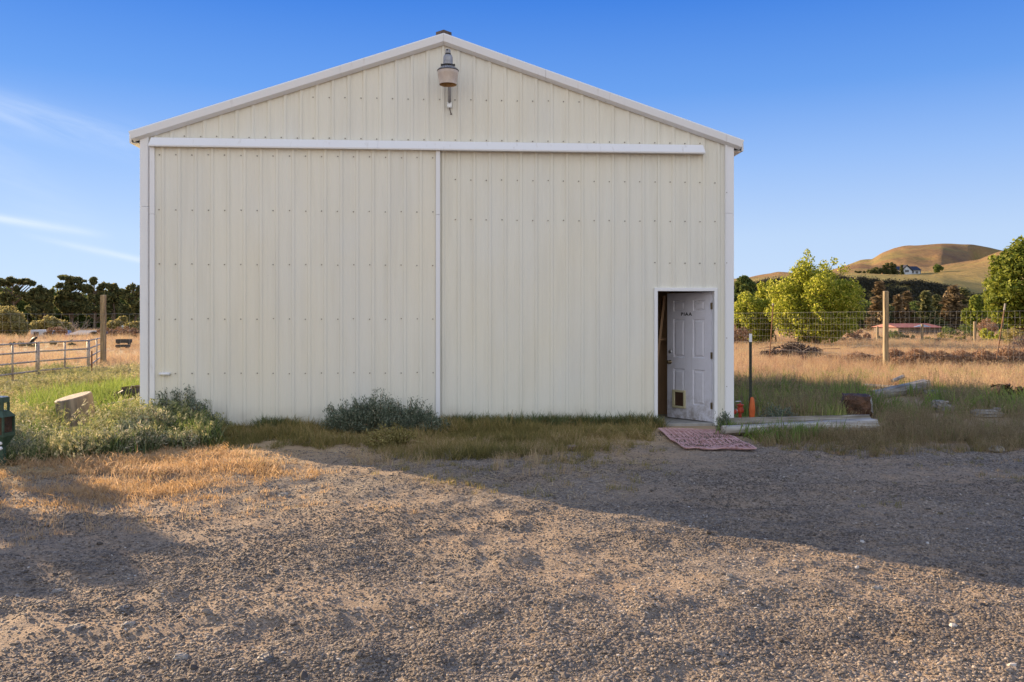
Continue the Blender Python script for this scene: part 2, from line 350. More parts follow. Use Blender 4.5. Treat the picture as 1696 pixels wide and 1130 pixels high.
npmesh('ground', np.stack([X, Y, Z], -1).reshape(-1, 3), np.stack([i, i+1, i+nx+1, i+nx], -1), M['ground'], kind='structure').data.polygons.foreach_set('use_smooth', [True]*((nx-1)*(ny-1)))
def hill_mat():
    s = NM('dry_hill_grass'); v = s.vec(); n = s.noise(.012, 8, v, .62); n2 = s.noise(.11, 8, s.vec((1, .6, 1)), .7)
    col = s.ramp(n, [(.32, (.17, .095, .055)), (.5, (.27, .165, .07)), (.62, (.22, .18, .06)), (.75, (.28, .14, .085))])
    col = s.mix(s.ramp(n2, [(.45, 0), (.72, .6)]), col, (.17, .11, .06))
    lowf = s.ramp(s.math('MULTIPLY', s.math('ADD', s.sep(v)[1], s.math('MULTIPLY', s.noise(.008, 4, v), 160)), .001), [(.42, 1), (.62, 0)]); col = s.mix(s.math('MULTIPLY', lowf, .6), col, (.31, .27, .085))
    sc_ = s.ramp(s.vor(.09, s.vec((1, .5, 1))), [(.10, 1), (.2, 0)]); col = s.mix(s.math('MULTIPLY', sc_, s.ramp(s.noise(.02, 3, v), [(.45, 0), (.6, .75)])), col, (.09, .07, .04))
    col = s.mix(s.ramp(s.noise(.4, 5, v), [(.5, 0), (.75, .6)]), col, (.34, .25, .11))
    s.bump(s.noise(.06, 8, v, .7), .9, 4.0); return s.fin(col, .95, 0, .1)
M['hill'] = hill_mat()
def prof(pts): a = np.array(pts, float); return lambda x: np.interp(x, a[:, 0], a[:, 1])
crest = prof([(700, 520), (1000, 490), (1215, 464), (1240, 459), (1290, 452), (1340, 455), (1370, 452), (1405, 436), (1425, 430), (1444, 428), (1460, 418), (1480, 411), (1505, 407), (1560, 405), (1610, 405.5), (1622, 407), (1640, 410), (1658, 414), (1700, 425), (1800, 446), (2100, 470), (2600, 500)])
bluff = prof([(700, 545), (1100, 480), (1300, 468), (1420, 463), (1500, 467), (1560, 471), (1600, 480), (1640, 490), (1700, 486), (1900, 484), (2600, 500)])
plat = prof([(700, 540), (1100, 470), (1300, 458), (1420, 452.5), (1540, 452.5), (1580, 449), (1640, 442), (1700, 436), (1900, 450), (2600, 500)])
mid = prof([(700, 535), (1300, 456), (1420, 444), (1540, 446), (1580, 440), (1620, 434), (1650, 421), (1680, 410), (1760, 402), (1900, 440), (2600, 500)])
px = np.linspace(700, 2600, 420); Dk = np.concatenate([np.linspace(205, 420, 110), np.linspace(425, 1300, 130)])
PXg, DD = np.meshgrid(px, Dk)
def zof(py, D): return EYE+(HY-py)/FPX*D
HZ = np.zeros_like(DD)
for j, p_ in enumerate(px):
    w_ = 8*np.sin(p_*.013)+5*np.sin(p_*.031+1)
    kD = [150, 267+w_*.3, 276+w_*.3, 284+w_*.3, 420, 560, 640, 930, 1300]
    zb = zof(bluff(p_), 286); zp = zof(plat(p_), 420); zm = zof(mid(p_), 560)
    dip = np.clip((p_-1560)/60, 0, 1)*26
    zc = zof(crest(p_), 930)
    kz = [-2, 0, zb*.55, zb, zp, zm, zm-dip, zc, zc-70]
    HZ[:, j] = np.interp(Dk, kD, kz)
for _ in range(1): HZ[1:-1] = (HZ[:-2]+2*HZ[1:-1]+HZ[2:])/4
WX = (PXg-848)/FPX*DD; WY = DD
HZ += np.clip((DD-250)/60, 0, 1)*(1.6*vn(WX/31, WY/31, 5)+.8*vn(WX/13, WY/13, 6)+np.clip((DD-430)/150, 0, 1)*np.clip(1.25-np.abs(DD-930)/-1e9-np.clip((DD-700)/230, 0, 1), .22, 1)*(9*vn(WX/90, WY/160, 7)+6*vn(WX/34, WY/120, 8)+3*vn(WX/15, WY/70, 9)))
nx, ny = len(px), len(Dk); i = (np.arange(ny-1)[:, None]*nx+np.arange(nx-1)[None, :]).ravel()
HZ -= 26*np.clip((PXg-1609)/13, 0, 1)*np.clip((DD-640)/60, 0, 1)*np.clip((922-DD)/50, 0, 1)*np.clip((1700-PXg)/30, 0, 1)
ho = npmesh('hills', np.stack([WX, WY, HZ], -1).reshape(-1, 3), np.stack([i, i+1, i+nx+1, i+nx], -1), M['hill'], kind='structure')
ho.data.polygons.foreach_set('use_smooth', [True]*len(i))
def hillz(p_, D):
    j = int(np.clip(np.searchsorted(px, p_), 0, nx-1)); return float(np.interp(D, Dk, HZ[:, j]))
# ------------------------------------------------------------------ barn
TA = .066; BA = math.atan(TA); D0 = 12.86
def U(p_): k = (p_-848)/FPX; return D0*k/(1-TA*k)/math.cos(BA)
def WZ(p_, py): return EYE+(HY-py)/FPX*(D0/(1-TA*(p_-848)/FPX))
barn = empty('metal_barn', (0, D0, 0), BA, label='cream ribbed metal barn with a big sliding door and low gable roof', cat='barn')
UL, UR, UC, DEP = -5.49, 3.42, -1.035, 9.9
ZR, ZE, SL = 5.80, 4.28, .335
def roofz(u): return ZR-.02-SL*abs(u-UC)
SP = .2358; RIB0 = U(734)
def sheet(name, u0, u1, zb, zt, y0, mat, parent, rib0=RIB0, sp=SP, h=.017, side=-1, cuts=(), T=None):
    us = [(u0, 0), (u1, 0)]
    n0 = int((u0-rib0)/sp)-2
    for n in range(n0, n0+int((u1-u0)/sp)+5):
        r = rib0+n*sp
        us += [(r-.034, 0), (r-.014, h), (r+.014, h), (r+.034, 0)]
        for q in (.088, .147): us += [(r+q-.014, 0), (r+q-.004, .002), (r+q+.004, .002), (r+q+.014, 0)]
    us = sorted([t for t in us if u0-1e-6 <= t[0] <= u1+1e-6] + [(c, 0) for c in cuts if u0 < c < u1])
    if zt is roofz and u0 < UC < u1: us = sorted(us+[(UC, h)])
    mb = MB()
    for a, b in zip(us[:-1], us[1:]):
        if b[0]-a[0] < 1e-5: continue
        m = (a[0]+b[0])/2; zb_ = zb(m) if callable(zb) else zb
        ta, tb = (zt(a[0]), zt(b[0])) if callable(zt) else (zt, zt)
        if min(ta, tb) <= zb_: ta = max(ta, zb_); tb = max(tb, zb_)
        v = [(a[0], y0+side*a[1], zb_), (b[0], y0+side*b[1], zb_), (b[0], y0+side*b[1], tb), (a[0], y0+side*a[1], ta)]
        if T: v = [T(p) for p in v]
        mb.add(v, [(0, 1, 2, 3)])
    return mb.build(name, mat, parent)
SX0, SX1 = U(250.5), U(729)                      # sliding door edges
DX0, DX1, DZ1 = U(1088.5), U(1182), WZ(1135, 482.5)
zhead = 4.2
def wall_bottom(u):
    if u < SX1-.06: return zhead
    if DX0 < u < DX1: return DZ1
    return .10
e0 = UL
edges = [UL]; r = RIB0-40*SP*1
k = RIB0-20*SP+.0
cand = [RIB0+n*4*SP+.04 for n in range(-6, 7)]
edges += [c for c in cand if UL+.25 < c < UR-.25]+[UR]
for a, b in zip(edges[:-1], edges[1:]):
    sheet('wall_panel', a, b, wall_bottom, roofz, 0, M['cream'], barn, cuts=(DX0, DX1, SX1-.06))
# sides and back
def TL(u): return lambda p: (u, p[0], p[2])
for a in np.arange(0, DEP-.01, DEP/10):
    sheet('side_wall_panel', a, a+DEP/10, .0, ZE-.05, UL+.0, M['cream'], barn, rib0=.03, side=-1, T=lambda p: (p[1], p[0], p[2]))
    sheet('side_wall_panel', a, a+DEP/10, .0, ZE-.05, UR-.0, M['cream'], barn, rib0=.03, side=1, T=lambda p: (p[1], p[0], p[2]))
sheet('rear_wall', UL, UR, 0, roofz, DEP, M['cream'], barn, side=1)
def roof_piece(sg):
    mb = MB(); n = 11
    ue = UC+sg*4.60; zr = ZR+.09; ze = zr-SL*4.60
    for a in range(n):
        y0 = -.06+a*(DEP+.12)/n; y1 = y0+(DEP+.12)/n-.05
        mb.hexa([(UC, y0, zr-.03), (ue, y0, ze-.03), (ue, y1, ze-.03), (UC, y1, zr-.03), (UC, y0, zr), (ue, y0, ze), (ue, y1, ze), (UC, y1, zr)] if sg > 0 else
                [(ue, y0, ze-.03), (UC, y0, zr-.03), (UC, y1, zr-.03), (ue, y1, ze-.03), (ue, y0, ze), (UC, y0, zr), (UC, y1, zr), (ue, y1, ze)])
        mb.hexa([(UC, y1, zr-.03), (ue, y1, ze-.03), (ue, y1+.05, ze-.03), (UC, y1+.05, zr-.03), (UC, y1, zr+.022), (ue, y1, ze+.022), (ue, y1+.05, ze+.022), (UC, y1+.05, zr+.022)] if sg > 0 else
                [(ue, y1, ze-.03), (UC, y1, zr-.03), (UC, y1+.05, zr-.03), (ue, y1+.05, ze-.03), (ue, y1, ze+.022), (UC, y1, zr+.022), (UC, y1+.05, zr+.022), (ue, y1+.05, ze+.022)])
    mb.build('roof', M['white'], barn)
roof_piece(-1); roof_piece(1)
# rake trim: sloped fascia, two lengths on each side
zr = ZR+.128
def rake(sg, a0, a1, lip):
    mb = MB()
    prof_ = [(-.105, .0), (-.112, -.018), (-.100, -.120), (-.070, -.140), (-.035, -.160), (-.028, -.150)]
    pts = []
    for d in (a0, a1):
        for (y, dz) in prof_: pts.append((UC+sg*(d+(dz*.34 if d > 4.5 else 0)), y, zr-SL*d+dz-(dz*.34*SL if d > 4.5 else 0)))
        for (y, dz) in ((.0, -.150), (.0, -.012)): pts.append((UC+sg*(d+(dz*.34 if d > 4.5 else 0)), y, zr-SL*d+dz-(dz*.34*SL if d > 4.5 else 0)))
    n = 8; f = [(k, (k+1) % n, n+(k+1) % n, n+k) for k in range(n)]+[tuple(range(n)), tuple(range(2*n-1, n-1, -1))]
    mb.add(pts, f); mb.build('rake_trim', M['white'], barn)
cutd = abs(U(565)-UC)
for sg in (-1, 1): rake(sg, .0015, cutd, 0); rake(sg, cutd+.003, 4.605, 0)
for sg in (-1, 1):                               # eave trim along the sides
    u = UC+sg*4.60; z = zr-SL*4.6
    MB().box(min(u, u+sg*.03), max(u, u+sg*.03), -.0, DEP+.06, z-.15, z-.03).build('eave_trim', M['white'], barn)
    MB().box(u-sg*.14 if sg > 0 else u, u if sg > 0 else u-sg*.14, .03, DEP, z-.15, z-.14).build('soffit', M['white'], barn)
mb = MB()                                       # vent along the ridge
for sg in (-1, 1):
    mb.hexa([(UC if sg > 0 else UC-.118, -.03, zr-.01-(0 if sg > 0 else .04)), (UC+.118 if sg > 0 else UC, -.03, zr-.01-(.04 if sg > 0 else 0)), (UC+.118 if sg > 0 else UC, DEP, zr-.01-(.04 if sg > 0 else 0)), (UC if sg > 0 else UC-.118, DEP, zr-.01-(0 if sg > 0 else .04)),
             (UC if sg > 0 else UC-.118, -.03, zr+.075-(0 if sg > 0 else .04)), (UC+.118 if sg > 0 else UC, -.03, zr+.075-(.04 if sg > 0 else 0)), (UC+.118 if sg > 0 else UC, DEP, zr+.075-(.04 if sg > 0 else 0)), (UC if sg > 0 else UC-.118, DEP, zr+.075-(0 if sg > 0 else .04))])
mb.build('ridge_vent', M['vent'], barn)
# corner trims
zl = roofz(UL)+.04
for za, zb_c in ((0, WZ(240, 343)), (WZ(240, 343)+.003, zl)): MB().box(UL-.012, U(247.5), -.036, .012, za, zb_c).box(U(244.5), U(246.5), -.044, -.034, za, zb_c).build('corner_trim', M['white'], barn, bevel=.003)
MB().box(U(247.6), U(250.3), -.012, .01, .1, 4.2).build('rusty_jamb', M['rust'], barn, label='rust stained jamb beside the sliding door')
for za, zb_c in ((0, WZ(1207, 354)), (WZ(1207, 354)+.003, zl)): MB().box(U(1200), UR+.012, -.036, .012, za, zb_c).box(U(1201), U(1203), -.046, -.034, za, zb_c).build('corner_trim', M['white'], barn, bevel=.003)
# sheets behind the trims so no gap shows, base trim
MB().box(SX1-.02, DX0-.04, -.034, .01, -.02, .115).build('base_trim', M['cream'], barn, bevel=.006)
MB().box(DX1+.06, U(1200)-.002, -.034, .01, -.02, .115).build('base_trim', M['cream'], barn, bevel=.006)
MB().box(SX1-.02, DX0-.04, -.10, -.0345, -.05, .035).build('foundation_edge', M['concrete'], barn, bevel=.01)
# sliding door track cover
u0, u1 = U(254), U(1161.5); mb = MB(); zt_, zb_ = 4.315, 4.165
cov = [(-.022, zt_), (-.085, zt_-.012), (-.135, zb_+.02), (-.132, zb_), (-.02, zb_+.004)]
def cover(a, b, fl0, fl1):
    mb = MB(); v = []
    for (uu, s) in ((a, fl0), (b, fl1)):
        for (y, z) in cov: v.append((uu+s*(zt_-z)/.15, y, z))
    n = 5; mb.add(v, [(k, (k+1) % n, n+(k+1) % n, n+k) for k in range(n)]+[tuple(range(n)), tuple(range(2*n-1, n-1, -1))])
    mb.build('track_cover', M['white'], barn)
us_ = [u0, U(627), U(992), u1]
for q in range(3): cover(us_[q]+(.002 if q else 0), us_[q+1], -.03 if q == 0 else 0, .03 if q == 2 else 0)
# sliding door
sdr = MB().box(SX0+.01, SX1-.01, -.045, -.012, .06, 4.2).build('sliding_door', M['dark'], barn)
R2 = U(272); SP2 = (U(433.4)-U(272))/6
ed = [U(258.5)]+[R2+n*4*SP2+SP2*.6 for n in range(0, 5)]
ed = [e for e in ed if e < U(722)-.2]+[U(722)]
for a, b in zip(ed[:-1], ed[1:]): sheet('door_sheet', a, b, .05, 4.2, -.048, M['cream_door'], sdr, rib0=R2, sp=SP2)
def jog(a, b, z0, z1, nm='edge_trim'): MB().box(a, b, -.082, -.01, z0, z1).build(nm, M['white'], sdr, bevel=.004)
jog(SX0, U(258.8), .05, WZ(254, 356)); jog(SX0, U(258.8), WZ(254, 356)+.003, 4.19)
jog(U(722), SX1, .05, WZ(725, 357)); jog(U(722), SX1, WZ(725, 357)+.003, 4.19)
MB().tube([(U(267), -.09, WZ(275, 619)), (U(284.5), -.09, WZ(275, 619))], .022, 10).box(U(267), U(269), -.09, -.05, WZ(275, 619)-.012, WZ(275, 619)+.012).box(U(282.5), U(284.5), -.09, -.05, WZ(275, 619)-.012, WZ(275, 619)+.012).build('door_handle', M['white'], sdr, smooth=True)
def screw_mesh(mb, u, y, z, r=.0095):
    mb.add([(u+r*math.cos(PI/3*k), y-.006, z+r*math.sin(PI/3*k)) for k in range(6)]+[(u+r*1.1*math.cos(PI/3*k), y+.004, z+r*1.1*math.sin(PI/3*k)) for k in range(6)], [tuple(range(6))[::-1]]+[(k, (k+1) % 6, 6+(k+1) % 6, 6+k) for k in range(6)])
mb = MB()
for yy in (257, 348.5, 438, 528.5, 619):
    for n in range(0, 18):
        if yy == 619 and n == 0: continue
        u = R2-.055+n*SP2+random.uniform(-.004, .004)
        if u < U(721): screw_mesh(mb, u, -.052, WZ(266, yy)+random.uniform(-.006, .006))
mb.build('screws', M['screw'], sdr, kind='stuff')
mb = MB()
for (xr, yy, ua, ub) in ((755, 298, U(732), U(1196)), (755, 364, U(732), U(1196)), (1190, 436, U(1083), U(1196)), (735, 165, UL, UR), (735, 232, UL, UR)):
    z = WZ(xr, yy)
    for n in range(-22, 22):
        u = RIB0-.055+n*SP+random.uniform(-.004, .004)
        if ua < u < ub and z < roofz(u)-.1: screw_mesh(mb, u, -.004, z+random.uniform(-.005, .005))
for yy in (320, 436, 560, 640): screw_mesh(mb, U(1202), -.046, WZ(1202, yy), .007)
mb.build('screws', M['screw'], barn, kind='stuff')
# doorway
fr = MB(); T_ = .05
fr.box(DX0-T_, DX0, -.04, .10, -.02, DZ1+T_).box(DX1, DX1+T_, -.04, .10, -.02, DZ1+T_).box(DX0, DX1, -.04, .10, DZ1, DZ1+T_)
fr.build('door_frame', M['white'], barn, bevel=.004)
MB().box(DX0, DX1, -.05, .14, -.03, .03).build('threshold', M['concrete'], barn, bevel=.005)
MB().box(UL+.05, UR-.05, .141, DEP-.05, -.03, .02).build('floor_slab', M['concrete'], barn)
# door leaf in its own frame: x along leaf from the hinge (0) to the free edge (-w), y thickness, z up
dw, dh, dt = .90, DZ1-.045, .045
ang = math.atan2(.71, -.56)-BA-PI
door = bpy.data.objects.new('entry_door', bpy.data.meshes.new('entry_door'))
def panel_door():
    mb = MB(); xs_ = [-dw, -dw+.13, -dw+.13+.24, -.13-.24, -.13, 0]; zz = [0, .24, .80, .98, 1.62-.02, 1.72, 1.90, dh]
    holes = {(c, r_) for c in (1, 3) for r_ in (1, 3, 5)}
    for c in range(5):
        for r_ in range(7):
            x0, x1, z0, z1 = xs_[c], xs_[c+1], zz[r_], zz[r_+1]
            if (c, r_) not in holes:
                mb.add([(x0, 0, z0), (x1, 0, z0), (x1, 0, z1), (x0, 0, z1)], [(0, 1, 2, 3)])
            else:
                rings = [(0, 0), (.012, .013), (.026, .013), (.052, .002)]; v = []
                for ins, dep in rings: v += [(x0+ins, dep, z0+ins), (x1-ins, dep, z0+ins), (x1-ins, dep, z1-ins), (x0+ins, dep, z1-ins)]
                f = [(4*k+a, 4*k+(a+1) % 4, 4*k+4+(a+1) % 4, 4*k+4+a) for k in range(3) for a in range(4)]+[(12, 13, 14, 15)]
                mb.add(v, f)
    mb.add([(-dw, 0, 0), (0, 0, 0), (0, 0, dh), (-dw, 0, dh), (-dw, dt, 0), (0, dt, 0), (0, dt, dh), (-dw, dt, dh)], [(5, 4, 7, 6), (0, 4, 5, 1), (3, 2, 6, 7), (0, 3, 7, 4), (1, 5, 6, 2)])
    o = mb.build('entry_door', M['door'], barn, label='white six panel entry door standing half open inward'); return o
door = panel_door(); door.location = (DX1-.015, .06, .035); door.rotation_euler = (0, 0, ang)
kx = -dw+.065
def rot_x(): return Matrix.Rotation(PI/2, 4, 'X')
MB().lathe([(.001, .012), (.026, .012), (.032, .0), (.032, -.002)], 16, Matrix.Translation((kx, -.0, 1.07)) @ rot_x()).build('deadbolt', M['steel'], door, smooth=True)
MB().lathe([(.033, 0), (.033, .006), (.014, .012), (.014, .035), (.028, .045), (.031, .058), (.022, .07), (.001, .072)], 16, Matrix.Translation((kx, 0, .90)) @ rot_x()).build('door_knob', M['brass'], door, smooth=True)
for z in (.25, 1.03, 1.80):
    MB().box(-.012, .012, -.012, .016, z-.05, z+.05).build('hinge', M['brass'], door)
px0, px1 = -dw+.125, -dw+.39
MB().box(px0, px1, -.03, .0, .165, .20).box(px0, px1, -.03, .0, .42, .455).box(px0, px0+.05, -.03, .0, .20, .42).box(px1-.035, px1, -.03, .0, .20, .42).build('pet_door_frame', M['plastic_pet'], door, bevel=.006)
MB().box(px0+.05, px1-.035, -.012, -.002, .20, .42).build('pet_flap', M['flap'], door)
fc = bpy.data.curves.new('lettering', 'FONT'); fc.body = 'PIAA'; fc.size = .088; fc.extrude = .001; fc.offset = .0018; fc.align_x = 'CENTER'; fc.space_character = 1.22
fo = bpy.data.objects.new('lettering', fc); link(fo, door); fc.materials.append(M['black'])
bpy.context.view_layer.update(); lm = bpy.data.meshes.new_from_object(fo); bpy.data.objects.remove(fo); fo = bpy.data.objects.new('lettering', lm); link(fo, door)
fo.location = (-.5, -.003, 1.652); fo.rotation_euler = (PI/2, 0, 0); fo.scale = (1.05, .85, 1)
# inside the doorway: plywood partition, studs, shelf
pw = MB().box(U(1040), UR-.1, 1.3, 1.32, .02, 2.9); pw.build('plywood_partition', M['ply'], barn)
for uu in (U(1075), U(1110), U(1145)): MB().box(uu, uu+.04, 1.2, 1.299, .02, 2.9).build('stud', M['ply'], barn)
MB().box(U(1060), U(1150), .95, 1.19, 1.28, 1.31).build('shelf', M['ply'], barn)
MB().box(U(1085), U(1085)+.04, .9, 1.0, .02, 2.3, Matrix.Translation((.1, 0, 0)) @ Matrix.Rotation(.12, 4, 'Y')).build('brace', M['ply'], barn)
# ------------------------------------------------------------------ yard light
yl_u, yl_y = U(742), -.42
dl = (D0-.42)
def LZ(py): return EYE+(HY-py)/FPX*(dl+.0)
yl = empty('yard_light', barn.matrix_world @ Vector((0, 0, 0)), 0, label='galvanised barn yard light with a yellowed lens under the gable peak', cat='yard light')
yx = (742-848)/FPX*dl; yl.location = (yx, dl, 0)
s_ = dl/FPX
MB().lathe([(.001, LZ(82)), (.034, LZ(82.3)), (.037, LZ(84)), (.037, LZ(88.5))], 16).build('photocell', M['galv'], yl, smooth=True)
MB().lathe([(.012, LZ(84.6)), (.012, LZ(83))], 8, Matrix.Translation((-.008, -.034, 0))).lathe([(.001, -.004), (.011, -.004), (.011, .01)], 10, Matrix.Translation((-.006, -.034, LZ(84.3))) @ rot_x()).build('sensor_window', M['black'], yl)
MB().lathe([(.037, LZ(88.6)), (.043, LZ(89)), (.043, LZ(90.5)), (.03, LZ(91))], 16).build('collar', M['dark'], yl)
MB().lathe([(.03, LZ(90.6)), (.058, LZ(92)), (.068, LZ(95)), (.072, LZ(107)), (.074, LZ(108))], 24).build('housing', M['galv'], yl, smooth=True)
MB().lathe([(.072, LZ(107.6)), (.095, LZ(108)), (.095, LZ(109.4)), (.07, LZ(109.8))], 20).box(-.105, -.08, -.012, .012, LZ(109.5), LZ(106)).box(.08, .105, -.012, .012, LZ(109.5), LZ(106.5)).build('clamp_ring', M['dark'], yl)
mb = MB().lathe([(.07, LZ(109.6)), (.085, LZ(111)), (.135, LZ(115.5)), (.15, LZ(117))], 28)
for k in range(20):
    a = 2*PI*k/20; R_ = Matrix.Rotation(a, 4, 'Z'); mb.hexa([R_ @ Vector(p) for p in [(.075, -.003, LZ(112)), (.14, -.003, LZ(116)), (.14, .003, LZ(116)), (.075, .003, LZ(112)), (.08, -.003, LZ(109.6)), (.148, -.003, LZ(115)), (.148, .003, LZ(115)), (.08, .003, LZ(109.6))]])
mb.build('finned_shoulder', M['galv'], yl)
MB().lathe([(.148, LZ(117)), (.160, LZ(117)), (.160, LZ(118)), (.15, LZ(118.3))], 32).build('rim', M['dark'], yl)
zb2 = LZ(140.5)
MB().lathe([(.150, LZ(118)), (.156, LZ(118.5)), (.150, LZ(124)), (.126, zb2+.006), (.129, zb2)], 36).build('lens', M['lens'], yl, smooth=True)
MB().lathe([(.126, zb2+.001), (.122, zb2+.006), (.140, LZ(126)), (.145, LZ(118.6)), (.001, LZ(118.6))], 36).build('lens_inside', M['lens_in'], yl, smooth=True)
MB().tube([(0, .05, LZ(100)), (.0, .14, LZ(100)), (.0, .26, LZ(110)), (.0, .30, LZ(135)), (0, .31, LZ(162))], .024, 10).build('arm', M['galv'], yl, smooth=True)
zb3 = LZ(164)-.02
mb = MB().box(-.035, .035, .30, .335, zb3-.03, zb3+.05)
for sx in (-1, 1):
    for sz in (-.012, .035): mb.lathe([(.001, .01), (.009, .01), (.009, 0)], 6, Matrix.Translation((sx*.022, .30, zb3+sz)) @ rot_x())
mb.build('bracket', M['steel'], yl)
MB().tube([(0, .31, zb3-.03), (.004, .305, zb3-.06), (.022, .30, zb3-.12), (.026, .295, zb3-.135)], [.008, .008, .009, .016], 8).build('cable_end', M['vent'], yl)
# ------------------------------------------------------------------ door mat
def lattice_mat():
    c = [Vector((*G(1091, 712.5), .0)), Vector((*G(1186, 714), 0)), Vector((*G(1252, 744), 0)), Vector((*G(1136, 746.5), 0))]
    def q(a, b): p = (c[0]*(1-a)+c[1]*a)*(1-b)+(c[3]*(1-a)+c[2]*a)*b; p.z = float(gh(p.x, p.y))+.022+.005*math.sin(a*5+b*4); return p
    t = empty('door_mat', q(.5, .5), 0, label='pink perforated rubber mat lying on the gravel before the open door', cat='mat'); o = t.location.copy()
    def strip(a0, b0, a1, b1, w, nm, n=10, dz=0):
        mb = MB(); P_ = [q(a0+(a1-a0)*k/n, b0+(b1-b0)*k/n)-o for k in range(n+1)]
        for k in range(n):
            d = (P_[k+1]-P_[k]).normalized(); s = Vector((-d.y, d.x, 0))*w/2; h = Vector((0, 0, .007)); z = Vector((0, 0, dz))
            mb.hexa([P_[k]-s+z, P_[k+1]-s+z, P_[k+1]+s+z, P_[k]+s+z, P_[k]-s+h+z, P_[k+1]-s+h+z, P_[k+1]+s+h+z, P_[k]+s+h+z])
        mb.build(nm, M['mat'], t)
    for k in range(22): strip(.0, (k+.5)/22, 1, (k+.5)/22, .052, 'strip', 8)
    for k in range(13): strip((k+.5)/13, 0, (k+.5)/13, 1, .022, 'cross_strip', 12, .0072)
    for a in ((0, 0, 1, 0), (1, 0, 1, 1), (1, 1, 0, 1), (0, 1, 0, 0)): strip(*a, .03, 'edge_strip', 12, .0145)
lattice_mat()
# ------------------------------------------------------------------ trees
def leaf_quads(cen, size, up=.3, asp=.6, dirs=None):
    n = len(cen); nrm = rng.normal(size=(n, 3)); nrm[:, 2] += up; nrm /= np.linalg.norm(nrm, axis=1)[:, None]
    if dirs is None: a = np.cross(nrm, rng.normal(size=(n, 3)))
    else: a = dirs+rng.normal(size=(n, 3))*.25
    a /= np.linalg.norm(a, axis=1)[:, None]; b = np.cross(nrm, a); b /= np.linalg.norm(b, axis=1)[:, None]
    s = (size*rng.uniform(.6, 1.35, n))[:, None]
    return np.stack([cen-a*s, cen+b*s*asp-a*s*.1, cen+a*s, cen-b*s*asp-a*s*.1], 1).reshape(-1, 3)
def crown_mesh(cen, size, mat, parent, up=.3, asp=.6, dirs=None, name='crown'):
    v = leaf_quads(cen, size, up, asp, dirs); f = np.arange(len(v)).reshape(-1, 4)
    return npmesh(name, v, f, mat, parent)
def tree(name, label, loc, h, r, cz, rz, nl, ls, mat, trunk=.12, ncl=40, crad=.28, group=None, cat='tree', tops=(), barkm='bark', nb=14, stems=1, squash=1.0, hollow=.45, ry=None):
    t = empty(name, loc, 0, label=label, cat=cat, group=group); ry = ry or r
    cl = []
    while len(cl) < ncl:
        p = rng.normal(size=3); p /= np.linalg.norm(p); p *= rng.uniform(hollow, 1)**.6
        c = np.array([p[0]*r*.82, p[1]*ry*.82, cz+p[2]*rz*.85]); 
        if c[2] > .12*h or cz < rz: cl.append((c, crad*rng.uniform(.7, 1.3)*min(r, rz)))
    for (x, z, rr) in tops: cl.append((np.array([x, rng.uniform(-.3, .3)*r*.3, z]), rr))
    per = np.array([c[1]**2 for c in cl]); per = (per/per.sum()*nl).astype(int)
    cs = []
    for (c, rr), n in zip(cl, per):
        q = rng.normal(size=(n, 3)); q /= np.linalg.norm(q, axis=1)[:, None]; q *= (rng.uniform(.15, 1, n)**.5)[:, None]*rr
        q[:, 2] *= squash; cs.append(c+q)
    cs = np.concatenate(cs); cs[:, 2] = np.maximum(cs[:, 2], .08)
    crown_mesh(cs, ls, M[mat], t)
    mb = MB()
    for s_ in range(stems):
        ox, oy = (random.uniform(-.35, .35)*r*(stems > 1), random.uniform(-.3, .3)*r*(stems > 1))
        tp = [(ox*k/5*.9+ox*.2+random.uniform(-.02, .02)*h*(k > 0), oy*k/5, -.1+(cz+rz*.55)*k/5) for k in range(6)]
        mb.tube(tp, [trunk*(1-.16*k) for k in range(6)], 7, jit=.15)
    order = list(range(len(cl))); random.shuffle(order)
    for j in order[:nb]+list(range(ncl, len(cl))):
        c = Vector(cl[j][0]); z0 = max(.12*h, min(c.z*.62, cz+rz*.3)); b0 = Vector((0, 0, z0)); m_ = (b0+c)/2+Vector((0, 0, -.05*h*random.random())); mb.tube([b0, m_, c], [trunk*.42, trunk*.25, trunk*.08], 4)
    mb.build('trunk', M[barkm], t)
    return t
def conifer(name, label, loc, h, r, nl, mat, group, ls=.3, lean=0, z0=.08, jag=.5):
    t = empty(name, loc, 0, label=label, cat='tree', group=group); cs = []; ds = []
    nbr = int(h*9); per = max(6, nl//nbr)
    mb = MB().tube([(0, 0, -.2), (lean*.5, 0, h*.5), (lean, 0, h*.98)], [.022*h, .014*h, .004*h], 6)
    for k in range(nbr):
        f = z0+(1-z0)*(k/nbr)**1.0; a = random.uniform(0, 2*PI); L_ = r*(1-f)**.75*random.uniform(1-jag, 1.12)+.04*r
        d = np.array([math.cos(a), math.sin(a), random.uniform(-.25, .25)])
        q = rng.uniform(.1, 1, per)**.7; c = np.array([lean*f, 0, f*h])+d*L_*q[:, None]+rng.normal(size=(per, 3))*np.array([.09, .09, .07])*r
        cs.append(c); ds.append(np.repeat(d[None], per, 0))
        if k % 3 == 0 and L_ > .4: mb.tube([(lean*f, 0, f*h), (lean*f+d[0]*L_*.8, d[1]*L_*.8, f*h+d[2]*L_*.8)], [.03, .01], 3)
    crown_mesh(np.concatenate(cs), ls, M[mat], t, up=.6, asp=.35, dirs=np.concatenate(ds)); mb.build('trunk', M['bark'], t)
    return t
